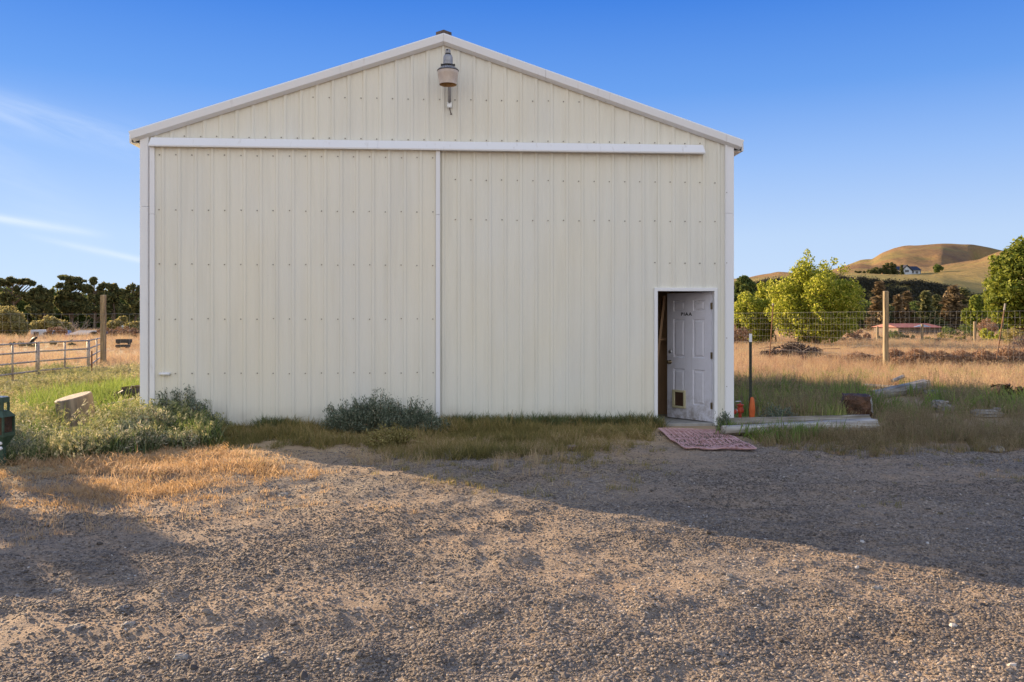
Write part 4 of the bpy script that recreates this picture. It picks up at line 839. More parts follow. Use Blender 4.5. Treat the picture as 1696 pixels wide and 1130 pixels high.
# deer fences
def wire_fence(name, label, posts, ztop, zbot=.05, sp=.15, hn=8, rad=.0042, wob=.02, seed=1):
    rs = random.Random(seed); a0 = Vector((*posts[0], 0)); t = empty(name, a0, 0, label=label, cat='fence'); mb = MB(); hw = MB()
    P_ = [Vector((*p, 0))-a0 for p in posts]; L_ = 0; seg = []
    for a, b in zip(P_[:-1], P_[1:]):
        n = int((b-a).length/sp)
        for k in range(n):
            c = a+(b-a)*k/n; zz = ztop+rs.uniform(-.01, .01); m = 5; pp = []
            for q in range(m+1): pp.append(c+Vector((rs.uniform(-wob, wob)*(q > 1), rs.uniform(-wob, wob), zbot+(zz-zbot)*q/m)))
            mb.tube(pp, rad, 3, cap=False)
        for q in range(hn):
            z = zbot+(ztop-zbot)*(q/(hn-1))**.8; pp = [a+(b-a)*k/24+Vector((0, 0, z+rs.uniform(-.008, .008))) for k in range(25)]; hw.tube(pp, rad*(1.3 if q in (0, hn-1) else .9), 3, cap=False)
    mb.build('vertical_wires', M['wire'], t, kind='stuff'); hw.build('horizontal_wires', M['wire'], t, kind='stuff'); return t
DL = 30.2
wire_fence('wire_fence', 'tall woven wire fence beyond the corral in the left field', [at(-260, DL)[:2], at(171, DL-.05)[:2], at(330, DL)[:2]], 1.83, seed=2, rad=.003, hn=6, wob=.006, sp=.3)
x, y = G(171, 605)
def wpost(name, lb, loc, h, w, mat='wood_tan', lean=(0, 0), cat='post'):
    mb = MB(); n = 6; v = []
    for k in range(n+1):
        z = -.15+(h+.15)*k/n; ox, oy = lean[0]*k/n+random.uniform(-.006, .006), lean[1]*k/n
        v += [(ox-w/2, oy-w/2, z), (ox+w/2, oy-w/2, z), (ox+w/2, oy+w/2, z+(0 if k < n else .02)), (ox-w/2, oy+w/2, z+(0 if k < n else .01))]
    f = [(4*k+a, 4*k+(a+1) % 4, 4*k+4+(a+1) % 4, 4*k+4+a) for k in range(n) for a in range(4)]+[(4*n, 4*n+1, 4*n+2, 4*n+3)]
    return mb.add(v, f).build(name, M[mat], loc=loc, bevel=.012, label=lb, cat=cat)
wpost('wooden_post', 'tall square wooden post at the corner of the corral', (x, y, 0), 2.5, .16)
RF = [G(1180, 592), G(1278, 598), G(1467, 610.5), G(1646, 613), G(1880, 622)]
wire_fence('wire_fence', 'tall sagging woven wire fence strung across the field right of the barn', [(a, b+.08) for a, b in RF], 1.9, seed=5, rad=.0027, wob=.03)
x, y = G(1467, 610.5)
wpost('wooden_post', 'tall square wooden post in the fence right of the round tree', (x, y, 0), 2.57, .145)
x, y = G(1647, 613); D = y
t = empty('leaning_post', (x, y, 0), 0, label='thin leaning steel post with a pale top near the right edge', cat='post')
dx = (1665-1647)/FPX*D; h = (613-503)/FPX*D
MB().tube([(0, 0, -.1), (dx*.9, 0, h*.9)], .022, 6).build('shaft', M['rust'], t); MB().tube([(dx*.9, 0, h*.9), (dx, 0, h)], .03, 6).build('pale_tip', M['stone'], t)
x, y = G(1273.5, 601); D = y; dx = 7/FPX*D; h = (601-505)/FPX*D
t = empty('leaning_stake', (x, y, 0), 0, label='thin dark leaning steel stake in front of the round tree', cat='stake')
MB().tube([(0, 0, -.1), (dx, 0, h)], .022, 5).build('shaft', M['rust'], t); MB().box(dx-.03, dx+.03, -.03, .03, h-.02, h+.05).build('insulator', M['stone'], t)
for (px_, ytop, ybase, D_, lb) in ((1453.5, 541, 571, 58, 'thin wooden fence post behind the tall wooden post'), (1527.5, 537, 573, 54, 'thin wooden fence post in front of the red-roofed shed'), (1614.5, 533, 573, 53, 'thin wooden fence post in front of the bright green tree'), (1421.5, 571, 582, 44, 'short stub post in the dry field below the round tree')):
    wpost('fence_post', lb, at(px_, D_), hz(ytop, D_), .13, 'wood_tan')
for (px_, lb) in ((1258, 'pale thin stake under the smaller yellow-green tree'), (1264, 'second pale thin stake under the smaller yellow-green tree'), (1285, 'pale thin stake beside the leaning dark stake')):
    wpost('wooden_stake', lb, at(px_, 49), .75, .07, 'wood_tan')
wire_fence('field_fence', 'low wire fence strung between the thin wooden posts', [at(1380, 58)[:2], at(1453, 58)[:2], at(1527, 54.1)[:2], at(1614, 53.1)[:2], at(1750, 52)[:2]], 1.2, hn=5, sp=1.2, rad=.003, seed=8)
mb = MB().tube([(-1.1, 0, .0), (0, .1, .12), (1.2, 0, .28)], .03, 5); mb.build('pale_pole', M['deadwood'], loc=(*G(1400, 583), .05), label='pale fallen pole lying in the dry field below the round tree', cat='pole')
# dark troughs in the left field
for k, (px_, py_, wpx, hpx, D_, lb) in enumerate(((202, 571, 21, 9, 52, 'larger dark trough standing in the left field'), (200, 577, 18, 5.5, 47, 'smaller dark trough in front of the larger trough'))):
    s = D_/FPX; zb_ = hz(py_, D_); t = empty('trough', (((px_-848)*s), D_, max(0, zb_)), 0, label=lb, cat='trough', group='dark troughs in the left field'); w_ = wpx*s; h = hpx*s
    MB().box(-w_/2, w_/2, 0, .03, h*.35, h).box(-w_/2, w_/2, .5, .53, h*.35, h).box(-w_/2, -w_/2+.03, .03, .5, h*.35, h).box(w_/2-.03, w_/2, .03, .5, h*.35, h).box(-w_/2, w_/2, .03, .5, h*.3, h*.35).build('tank', M['dark'], t)
    for xx in (-w_/2+.05, w_/2-.05): MB().box(xx-.04, xx+.04, .1, .4, 0, h*.35).build('leg', M['dark'], t)
for (px_, D_, r, lb) in ((37, 50, .2, 'small dark sagebrush in the left field under the top rail'), (53, 49, .22, 'small dark sagebrush right of the bird'), (20, 51, .15, 'small sagebrush at the left edge of the field'), (90, 52, .2, 'small sagebrush left of the grey-roofed shed'), (118, 52, .2, 'small sagebrush in front of the grey-roofed shed')):
    tree('sagebrush', lb, at(px_, D_), .4, r*1.2, .18, .2, 700, .03, 'sage', .01, 8, .5, cat='shrub')
# ------------------------------------------------------------------ T-post, orange guard, red valve
x, y = G(1243, 699)
t = empty('t_post', (x, y, 0), 0, label='dark steel fence post with a white tip beside the barn corner', cat='post')
mb = MB().box(-.022, .022, -.003, .003, -.2, 1.27).box(-.003, .003, .0031, .03, -.2, 1.27)
for k in range(22): mb.box(-.009, .009, -.012, -.0031, .12+k*.052, .14+k*.052)
mb.build('shaft', M['tpost'], t); MB().box(-.0225, .0225, -.0035, .0035, 1.271, 1.40).box(-.0035, .0035, .0036, .03, 1.271, 1.40).build('white_tip', M['white'], t)
MB().lathe([(.012, .40), (.028, .385), (.042, .30), (.05, .2), (.046, .1), (.04, .0), (.036, -.05)], 14, Matrix.Translation((0, 0, 0)) @ Matrix.Diagonal((1, .6, 1, 1))).build('orange_post_guard', M['orange'], loc=(x+.012, y-.05, 0), smooth=True, label='orange plastic guard at the foot of the white-tipped post', cat='guard')
x, y = G(1226, 697)
t = empty('red_valve', (x, y, 0), .3, label='red hydrant valve in the grass between barn corner and orange guard', cat='valve')
MB().tube([(0, 0, -.05), (0, 0, .20)], .028, 12).build('riser', M['red'], t, smooth=True)
MB().lathe([(.03, .12), (.055, .135), (.06, .17), (.045, .21), (.04, .24), (.058, .245), (.058, .262), (.02, .27), (.001, .285)], 16).build('valve_body', M['red'], t, smooth=True)
MB().tube([(0, 0, .17), (-.08, 0, .155), (-.12, 0, .12)], [.035, .03, .026], 12).build('spout', M['red'], t, smooth=True)
MB().tube([(.02, 0, .28), (.0, 0, .31), (-.09, 0, .31)], .010, 8).build('lever', M['steel'], t, smooth=True)
MB().lathe([(.034, -.008), (.04, 0), (.034, .008)], 12, Matrix.Translation((-.075, 0, .157)) @ Matrix.Rotation(PI/2, 4, 'Y')).build('coupling', M['steel'], t)
# ------------------------------------------------------------------ logs and boards
def log(name, lb, a, b, ra, rb, mat='wood_grey', cat='log', n=14, sq=1.0, rough=.12, segs=9, endm=None, grp=None):
    a, b = Vector(a), Vector(b); c = (a+b)/2; mb = MB(); d = b-a; rs = random.Random(len(lb))
    ax = d.normalized(); s1 = ax.cross(Vector((0, 0, 1))).normalized(); s2 = s1.cross(ax); lump = [1+rs.uniform(-rough, rough) for _ in range(n)]; v = []
    for k in range(segs+1):
        p = a-c+d*k/segs; r = ra+(rb-ra)*k/segs
        for q in range(n):
            th = 2*PI*q/n; rr = r*lump[q]*(1+rs.uniform(-.03, .03)); v.append(p+s1*math.cos(th)*rr+s2*math.sin(th)*rr*sq+ax*(rs.uniform(-.03, .03) if k in (0, segs) else 0))
    e0, e1 = len(v), len(v)+1; v += [a-c+ax*.01, b-c-ax*.01]
    mb.add(v, [(k*n+q, k*n+(q+1) % n, (k+1)*n+(q+1) % n, (k+1)*n+q) for k in range(segs) for q in range(n)])
    o = MB(); o.v = mb.v; o.f = mb.f+[(e0, (q+1) % n, q) for q in range(n)]+[(e1, segs*n+q, segs*n+(q+1) % n) for q in range(n)]
    ob = o.build(name, M[mat], label=lb, cat=cat, group=grp); ob.location = c
    if endm:
        ob.data.materials.append(M[endm]); m_ = len(mb.f)
        for k in range(m_, len(o.f)): ob.data.polygons[k].material_index = 1
    z = ax; X_ = ax
    R_ = Matrix((ax, s1, s2)).transposed().to_4x4(); ob.data.transform(R_.inverted()); ob.rotation_euler = R_.to_euler()
    return ob
log('log', 'long pale split log lying beside the doorway along the gravel', (*G(1200, 722), .075), (*G(1447, 713), .085), .085, .12, 'wood_pale', sq=.8, rough=.2)
log('log', 'second grey timber lying behind the long split log', (*G(1205, 708), .085), (*G(1438, 704), .10), .06, .065, sq=1.0, rough=.25)
g1 = GV(1425, 692, .13)
def chunk(name, lb, c, sx, sy, sz, mat, rz=0, cat='wood block', noise=.12, seed=1, side=None, taper=0, grp=None, front=False):
    rs = random.Random(seed); v = []; n = 5
    mb = MB(); idx = {}
    def vid(i, j, k):
        if (i, j, k) not in idx:
            x, y, z = i/n-.5, j/n-.5, k/n-.5
            w_ = 1-taper*(z+.5); p = Vector((x*sx*w_, y*sy*w_, z*sz)); e = 1-.10*((abs(x) > .45)+(abs(y) > .45)+(abs(z) > .45) >= 2)
            idx[(i, j, k)] = len(mb.v); mb.v.append(tuple(p*e+Vector([rs.uniform(-1, 1)*noise*.2*s for s in (sx, sy, sz)])))
        return idx[(i, j, k)]
    for a in range(n):
        for b in range(n):
            for s_ in (0, n):
                mb.f.append((vid(s_, a, b), vid(s_, a+1, b), vid(s_, a+1, b+1), vid(s_, a, b+1))); mb.f.append((vid(a, s_, b), vid(a+1, s_, b), vid(a+1, s_, b+1), vid(a, s_, b+1))); mb.f.append((vid(a, b, s_), vid(a+1, b, s_), vid(a+1, b+1, s_), vid(a, b+1, s_)))
    o = mb.build(name, M[mat], label=lb, cat=cat, group=grp); o.location = c; o.rotation_euler = (0, 0, rz)
    import bmesh
    bm = bmesh.new(); bm.from_mesh(o.data); bmesh.ops.recalc_face_normals(bm, faces=bm.faces); bm.to_mesh(o.data); bm.free()
    if side:
        o.data.materials.append(M[side])
        for f in o.data.polygons:
            if (f.normal.x > .6 if front else f.normal.y > -.6): f.material_index = 1
    return o
chunk('log_end', 'short thick log with a dark rotten end behind the long split log', (g1.x+.05, g1.y+.28, .17), .50, .6, .40, 'wood_dark', -.28, 'log', .2, 3, 'wood_grey', .12, front=True)
log('log', 'pale round log slanting up through the grass in the right field', GV(1445, 661, .08), GV(1533, 652, .17), .09, .15, endm='wood_tan')
log('log', 'thin pale pole lying left of the slanting round log', GV(1430, 646, .10), GV(1492, 650, .10), .05, .05, cat='pole', n=8)
log('log', 'short pale stick above the thin pale pole', GV(1478, 642, .16), GV(1496, 638, .22), .045, .05, cat='stick', n=8)
chunk('board', 'grey board end right of the slanting round log', GV(1549, 660, .12), .36, .3, .10, 'wood_grey', .4, 'board', .15, 5)
chunk('broken_slab', 'grey broken slab in the brown grass right of the dark-ended log', GV(1557, 681, .12), .28, .3, .14, 'stone', .3, 'slab', .4, 6, taper=.4)
chunk('broken_slab', 'smaller grey slab piece just right of the broken slab', GV(1572, 683, .08), .24, .2, .10, 'stone', -.3, 'slab', .4, 7, taper=.4)
chunk('broken_slab', 'weathered grey board half hidden in grass near the right edge', GV(1633, 690, .06), .55, .2, .11, 'wood_grey', -.1, 'board', .4, 8, taper=.3)
chunk('broken_slab', 'pale flat fragment at the right end of the hidden board', GV(1652, 690, .09), .12, .12, .11, 'stone', .2, 'fragment', .4, 9)
chunk('white_stone', 'pale flat stone on the gravel edge near the right side', GV(1651, 747, .03), .17, .14, .06, 'stone', .3, 'stone', .5, 10, taper=.4)
chunk('rotten_wood', 'large reddish brown rotten stump piece near the right edge', GV(1660, 660, .13), .50, .4, .28, 'wood_dark', .2, 'rotten wood', .9, 11, taper=.4)
chunk('rotten_wood', 'smaller reddish brown rotten stump piece at the right edge', GV(1690, 662, .12), .22, .25, .24, 'wood_dark', -.4, 'rotten wood', .9, 12, taper=.3)
chunk('flat_stone', 'flat brown block lying in the grass in front of the barn', GV(949, 745, .03), .13, .12, .05, 'stone_tan', .1, 'stone', .3, 13)
# tyre, stump, boards on the left
x, y = (226-848)/FPX*15.2, 15.2
t = empty('tractor_tyre', (x, y, -.17), -.35, label='big lugged tractor tyre half buried beside the barn corner', cat='tyre')
TM = Matrix.Rotation(PI/2, 4, 'X')
MB().lathe([(.36, -.10), (.44, -.16), (.54, -.15), (.575, -.11), (.58, 0), (.575, .11), (.54, .15), (.44, .16), (.36, .10), (.40, .05), (.52, .10), (.55, 0), (.52, -.10), (.40, -.05), (.36, -.10)], 48, TM).build('carcass', M['rubber'], t, smooth=True)
for k in range(34):
    a = 2*PI*k/34; sg = 1 if k % 2 else -1; R_ = Matrix.Rotation(a, 4, 'Y') @ Matrix.Translation((.59, sg*.075, 0)) @ Matrix.Rotation(sg*.5, 4, 'X')
    MB().box(-.02, .025, -.075, .075, -.022, .022, R_).build('lug', M['rubber'], t)
x, y = G(128, 704)
st = MB(); v = []; n = 20
for k, (r, z) in enumerate(((.27, -.1), (.262, .12), (.268, .3), (.265, .44), (.25, .455))):
    for q in range(n): th = 2*PI*q/n; v.append((r*math.cos(th)*(1+.02*math.sin(3*th+k)), r*math.sin(th)*.8, z+(.035*math.cos(th) if k > 2 else 0)))
st.add(v, [(k*n+q, k*n+(q+1) % n, (k+1)*n+(q+1) % n, (k+1)*n+q) for k in range(4) for q in range(n)]+[tuple(4*n+q for q in range(n))])
o = st.build('stump', M['wood_greyz'], loc=(x, y, 0), smooth=False, label='weathered round stump tilted in the bright green grass', cat='stump'); o.rotation_euler = (.12, -.10, .3)
log('board', 'long grey plank lying in front of the tractor tyre', GV(158, 694, .18), GV(222, 687, .27), .05, .055, n=6, sq=.4, cat='plank')
chunk('broken_plank', 'reddish broken plank at the left edge in front of the corral', GV(8, 658, .08), .30, .12, .09, 'brick', .4, 'plank', .2, 21)
chunk('broken_plank', 'small reddish brown wood block right of the broken plank', GV(20, 662, .09), .16, .14, .13, 'brick', -.5, 'wood block', .2, 22)
# green box on a post at the left edge
D = 9.25; s = D/FPX; gx0 = (3-848)*s
t = empty('green_box', (gx0, D, 0), -.15, label='old green metal box on a post at the left edge', cat='box')
def zz_(py): return hz(py, D)
W2 = 13.5*s
MB().box(-.02, .03, -.02, .03, -.1, zz_(740)).build('post', M['green_paint'], t)
v = [(-W2, -W2, zz_(722)), (W2, -W2, zz_(722)), (W2, W2, zz_(722)), (-W2, W2, zz_(722)), (-W2*.3, -W2*.3, zz_(741)), (W2*.3, -W2*.3, zz_(741)), (W2*.3, W2*.3, zz_(741)), (-W2*.3, W2*.3, zz_(741))]
MB().add(v, [(4, 5, 1, 0), (5, 6, 2, 1), (6, 7, 3, 2), (7, 4, 0, 3), (7, 6, 5, 4)]).build('tapered_base', M['green_paint'], t)
mb = MB(); wz0, wz1 = zz_(721.9), zz_(690)
mb.box(-W2, -W2+.02, -W2, W2, wz0, wz1).box(-W2+.02, W2, W2-.015, W2, wz0, wz1).box(-W2+.02, W2, -W2, W2-.015, wz0, wz0+.015).box(W2-.018, W2, -W2, -W2+.02, wz0+.015, wz1).box(-W2+.02, -W2+.05, -W2, -W2+.02, wz0+.015, wz1)
mb.box(W2-.018, W2, -W2+.02, W2-.015, wz0+.015, wz0+.04)
mb.build('box_body', M['green_paint'], t)
MB().box(-W2+.05, W2-.02, -W2+.03, W2-.02, wz0+.016, wz1-.004).build('inner_box', M['wood_dark'], t)
v = [(-W2-.008, -W2-.008, wz1), (W2+.008, -W2-.008, wz1), (W2+.008, W2+.008, wz1), (-W2-.008, W2+.008, wz1), (-W2*.55, -W2*.55, zz_(680)), (W2*.55, -W2*.55, zz_(680)), (W2*.55, W2*.55, zz_(680)), (-W2*.55, W2*.55, zz_(680))]
MB().hexa(v).build('sloped_top', M['green_paint'], t)
for sx in (-1, 1):
    for sy in (-1, 1): MB().box(sx*W2*.5-.01, sx*W2*.5+.01, sy*W2*.5-.01, sy*W2*.5+.01, zz_(680.2), zz_(667)).build('upright', M['green_paint'], t)
MB().box(-W2*.62, W2*.62, -W2*.62, W2*.62, zz_(667.1), zz_(658), ).build('cap', M['green_paint'], t, bevel=.006)
MB().box(-W2*.55, W2*.45, -W2*.5, W2*.5, zz_(657.9), zz_(656.5)).build('pale_lid', M['pale_wall'], t)
for py in (733, 741.5): MB().lathe([(.001, .02), (.014, .016), (.022, 0), (.014, -.016), (.001, -.02)], 12, Matrix.Translation((.03, -.055, zz_(py)))).build('insulator', M['white'], t, smooth=True)
MB().tube([(0, -.0, zz_(741)), (.03, -.055, zz_(739))], .006, 6).build('wire', M['dark'], t)
# ------------------------------------------------------------------ scatter helpers
protos = {}
def blades(n, h, spread, wd, mat, bend=.4, seed=0, seg=3, head=0, hm=.012, flat=0):
    rs = random.Random(seed); V = []; F = []
    for k in range(n):
        a = rs.uniform(0, 2*PI); b = Vector((rs.gauss(0, spread), rs.gauss(0, spread), 0)); d = Vector((math.cos(a), math.sin(a), 0)); l = h*rs.uniform(.55, 1.1); bd_ = bend*rs.uniform(.2, 1.4); s = Vector((-d.y, d.x, 0)); ww = wd*rs.uniform(.6, 1.3); st_ = len(V)
        for q in range(seg+1):
            f = q/seg; p = b+d*l*bd_*f*f+Vector((0, 0, l*f*(1-.25*bd_*f)*(1-flat)+.004)); 
            if flat: p = b+d*l*f+Vector((0, 0, .01+.02*f*(1-f)*4*l))
            wq = ww*(1-f**1.5)*.5+.0004; V += [p-s*wq, p+s*wq]
        F += [(st_+2*q, st_+2*q+1, st_+2*q+3, st_+2*q+2) for q in range(seg)]
        if head:                                # drooping seed heads
            tip = b+d*l*bd_+Vector((0, 0, l*(1-.25*bd_)))
            for q in range(head):
                o_ = tip+Vector((rs.gauss(0, .012), rs.gauss(0, .012), rs.uniform(-.05, .02)))*(h/.4); dd = (d*.6+Vector((rs.uniform(-.6, .6), rs.uniform(-.6, .6), -.6))).normalized()*hm*rs.uniform(.8, 1.6); s2 = s*hm*.22; st_ = len(V)
                V += [o_, o_+dd*.5+s2, o_+dd, o_+dd*.5-s2]; F.append((st_, st_+1, st_+2, st_+3))
    me = bpy.data.meshes.new('tuft'); me.from_pydata([tuple(v) for v in V], [], F); me.materials.append(mat); me.update()
    return bpy.data.objects.new('tuft', me)
def stone_proto(seed, mat):
    rs = random.Random(seed); import bmesh
    bm = bmesh.new(); bmesh.ops.create_icosphere(bm, subdivisions=1, radius=1)
    sx, sy, sz = rs.uniform(.8, 1.2), rs.uniform(.55, .85), rs.uniform(.32, .6)
    for v in bm.verts: k = 1+rs.uniform(-.22, .22); v.co = Vector((v.co.x*sx, v.co.y*sy, v.co.z*sz))*k
    me = bpy.data.meshes.new('stone'); bm.to_mesh(me); bm.free(); me.materials.append(mat); return bpy.data.objects.new('stone', me)
def scatter(name, pts, scl, rot, tint, plist, **k):
    plist = list(dict.fromkeys(plist))
    n = len(pts); me = bpy.data.meshes.new(name); me.vertices.add(n); me.vertices.foreach_set('co', np.asarray(pts, np.float32).ravel())
    me.attributes.new('scl', 'FLOAT_VECTOR', 'POINT').data.foreach_set('vector', np.asarray(scl, np.float32).ravel())
    me.attributes.new('rotv', 'FLOAT_VECTOR', 'POINT').data.foreach_set('vector', np.asarray(rot, np.float32).ravel())
    me.attributes.new('tint', 'FLOAT', 'POINT').data.foreach_set('value', np.asarray(tint, np.float32))
    me.attributes.new('pick', 'INT', 'POINT').data.foreach_set('value', rng.integers(0, len(plist), n).astype(np.int32))
    o = bpy.data.objects.new(name, me); link(o); tag(o, kind='stuff', **k)
    col = bpy.data.collections.new(name+'_kinds'); [col.objects.link(p) for p in plist]
    ng = bpy.data.node_groups.new(name, 'GeometryNodeTree'); ng.interface.new_socket('Geometry', in_out='INPUT', socket_type='NodeSocketGeometry'); ng.interface.new_socket('Geometry', in_out='OUTPUT', socket_type='NodeSocketGeometry')
    A = ng.nodes.new; K = ng.links.new; gi = A('NodeGroupInput'); go = A('NodeGroupOutput'); ip = A('GeometryNodeInstanceOnPoints'); ci = A('GeometryNodeCollectionInfo')
    ci.inputs['Collection'].default_value = col; ci.inputs['Separate Children'].default_value = True; ci.inputs['Reset Children'].default_value = True; ip.inputs['Pick Instance'].default_value = True
    for an, ty, sk in (('scl', 'FLOAT_VECTOR', 'Scale'), ('rotv', 'FLOAT_VECTOR', 'Rotation'), ('pick', 'INT', 'Instance Index')):
        na = A('GeometryNodeInputNamedAttribute'); na.data_type = ty; na.inputs['Name'].default_value = an; K(na.outputs[0], ip.inputs[sk])
    K(gi.outputs[0], ip.inputs['Points']); K(ci.outputs[0], ip.inputs['Instance']); K(ip.outputs[0], go.inputs[0])
    o.modifiers.new('scatter', 'NODES').node_group = ng; return o
CLEAR = [[G(a, b) for a, b in q] for q in ([(1392, 690), (1462, 690), (1462, 716), (1392, 716)], [(1436, 655), (1540, 650), (1548, 676), (1436, 680)], [(1535, 676), (1590, 678), (1590, 700), (1535, 700)], [(1598, 684), (1665, 684), (1665, 708), (1598, 708)],
    [(1632, 655), (1705, 655), (1705, 682), (1632, 682)], [(1210, 690), (1262, 690), (1262, 706), (1210, 706)], [(1420, 642), (1500, 642), (1500, 660), (1420, 660)], [(82, 700), (168, 700), (176, 752), (74, 752)], [(82, 700), (168, 700), (172, 744), (78, 744)], [(155, 686), (238, 680), (238, 712), (155, 716)], [(-30, 654), (40, 654), (40, 680), (-30, 680)])]
def sample(poly, dens, mx=60000, keep=None):
    a = np.array(poly); x0, y0 = a.min(0); x1, y1 = a.max(0); n = int(min(mx*3, dens*(x1-x0)*(y1-y0)))
    x = rng.uniform(x0, x1, n); y = rng.uniform(y0, y1, n); m = inpoly(x, y, poly); x, y = x[m], y[m]
    drop = np.zeros(len(x), bool)
    for c in CLEAR: drop |= inpoly(x, y, c)
    m = ~(drop & (rng.uniform(0, 1, len(x)) < .86)); x, y = x[m], y[m]
    lx = (x*math.cos(BA)+(y-D0)*math.sin(BA)); ly = (-x*math.sin(BA)+(y-D0)*math.cos(BA))
    m = ~((lx > UL-.02) & (lx < UR+.02) & (ly > -.07) & (ly < DEP+.1)); x, y = x[m], y[m]
    if keep is not None: m = keep(x, y); x, y = x[m], y[m]
    return x[:mx], y[:mx]
def grow(name, x, y, s, plist, tint=None, tilt=.15, sv=.35, z=None):
    n = len(x); pz = gh(x, y)-.005 if z is None else z
    sc_ = s*rng.uniform(1-sv, 1+sv, n) if np.isscalar(s) else s*rng.uniform(1-sv, 1+sv, n)
    tint = rng.uniform(0, 1, n) if tint is None else np.clip(tint+rng.normal(0, .12, n), 0, 1)
    return scatter(name, np.stack([x, y, pz], 1), np.stack([sc_]*3, 1), np.stack([rng.normal(0, tilt, n), rng.normal(0, tilt, n), rng.uniform(0, 6.28, n)], 1), tint, plist)
def pp(l): return [G(a, b) for a, b in l]
def patchy(s, t, sd=61): return lambda x, y: rng.uniform(-.5, .5, len(x)) < vn(x*s, y*s, sd)+.5*vn(x*s*3, y*s*3, sd+1)+t
# gravel stones
def stone_mat():
    s = NM('gravel_stone'); a = s.N.new('ShaderNodeAttribute'); a.attribute_type = 'INSTANCER'; a.attribute_name = 'tint'
    c = s.ramp(a.outputs['Fac'], [(0, (.055, .048, .042)), (.3, (.14, .12, .10)), (.6, (.26, .215, .165)), (.85, (.39, .32, .245)), (.97, (.48, .41, .33)), (1, (.58, .54, .48))])
    c = s.mix(s.math('MULTIPLY', s.noise(2.5, 4), .5), c, (.17, .13, .10)); return s.fin(c, .8, 0, .3)
sm = stone_mat(); SP_ = [stone_proto(k, sm) for k in range(7)]
def clump(x, y): return vn(x*.9, y*1.6, 21)+.6*vn(x*2.3, y*4.0, 22)+.3*vn(x*7, y*9, 23)
def stones(n, ylo, yhi, r0, r1, bias=1.0):
    u = rng.uniform(0, 1, n); y = ylo*(yhi/ylo)**(u**bias); x = rng.uniform(-1, 1, n)*(.72*y+1.2)
    cl_ = clump(x, y)
    loose = rng.uniform(0, 1, n) < .16
    right = np.clip((x*.9-(y-6)*.5)/3, -.3, .35)
    m = loose | (rng.uniform(-.5, .45, n) < cl_*1.05+right*.45+.06); x, y = x[m], y[m]
    lim = 10.9+.4*vn(x*1.2, y, 31)*2+np.where(x < -2.2, (x+2.2)*.55, 0)+np.where((x > 2.0) & (x < 5.0), 1.3, 0)+np.where(x > 5.0, -.2, 0)
    m = (y < lim); x, y = x[m], y[m]; n = len(x)
    r = r0*(r1/r0)**(rng.uniform(0, 1, n)**2.2)
    return x, y, r
X1, Y1, R1 = stones(760000, 2.6, 12.6, .0032, .0155, 1.0)
Xc, Yc, Rc = stones(9000, 2.8, 11, .014, .032, 1.0); X1 = np.concatenate([X1, Xc[:1600]]); Y1 = np.concatenate([Y1, Yc[:1600]]); R1 = np.concatenate([R1, Rc[:1600]])
lx = (X1*math.cos(BA)+(Y1-D0)*math.sin(BA)); ly = (-X1*math.sin(BA)+(Y1-D0)*math.cos(BA)); m_ = ~((ly > -.1) & (lx < UR)); X1, Y1, R1 = X1[m_], Y1[m_], R1[m_]
n = len(X1)
tn = np.clip(rng.beta(1.7, 2.6, n)+.25*vn(X1*1.3, Y1*1.3, 41)-.30*clump(X1, Y1)+.04-.2*(R1 > .016), 0, .96); tn[rng.uniform(0, 1, n) > .994] = 1
scatter('gravel', np.stack([X1, Y1, gh(X1, Y1)+R1*.12], 1), np.stack([R1]*3, 1), np.stack([rng.normal(0, .28, n), rng.normal(0, .28, n), rng.uniform(0, 6.28, n)], 1), tn, SP_)
print('stones', n)
xm, ym = sample(pp([(1095, 722), (1215, 722), (1250, 742), (1136, 745)]), 900, 700, patchy(3, -.2, 202)); nm_ = len(xm); rm = rng.uniform(.004, .011, nm_)
scatter('mat_grit', np.stack([xm, ym, gh(xm, ym)+.05+rng.uniform(-.004, .006, nm_)], 1), np.stack([rm]*3, 1), rng.uniform(0, 6, (nm_, 3)), rng.uniform(0, .6, nm_), SP_)
# single larger stones one can pick out
BS = [(97, 968, .055, 'pale flat stone at the edge of the tree shadow', 'stone'), (205, 1000, .06, 'dark stone with a sharp edge at lower left', 'stone_dark'), (212, 1030, .05, 'flat pale pebble at lower left of the gravel', 'stone'), (128, 1036, .07, 'dark wedge-shaped rock in the lower left gravel', 'stone_dark'), (300, 1084, .05, 'pale oval pebble near the bottom edge', 'stone'), (441, 1087, .065, 'grey pointed rock near the bottom centre left', 'stone_dark'),
      (470, 812, .07, 'flat pale slab stone near the dry grass edge', 'stone'), (620, 893, .035, 'small white pebble left of centre', 'stone'), (702, 1123, .03, 'round pale pebble at the bottom edge left of centre', 'stone'), (676, 910, .045, 'dark lump of rock left of centre', 'stone_dark'), (1140, 1086, .04, 'dark lump of rock at the bottom right of centre', 'stone_dark'), (1066, 1050, .05, 'dark rock with a shadow at lower centre right', 'stone_dark'), (1195, 1087, .05, 'dark rounded rock left of the gravel heap', 'stone_dark'), (390, 1060, .045, 'brown stone near the lower left edge', 'stone_tan'), (1452, 976, .045, 'pale angular stone at the shadow edge on the right', 'stone'), (1208, 964, .03, 'small pale stone right of centre', 'stone')]
for k, (a, b, r, lb, mt) in enumerate(BS):
    p = GV(a, b); p.z = float(gh(p.x, p.y))+r*.12; chunk('stone', lb, p, r*1.5, r*1.05, r*.5, mt, random.uniform(-1, 1), 'stone', .55, 50+k, taper=.35)
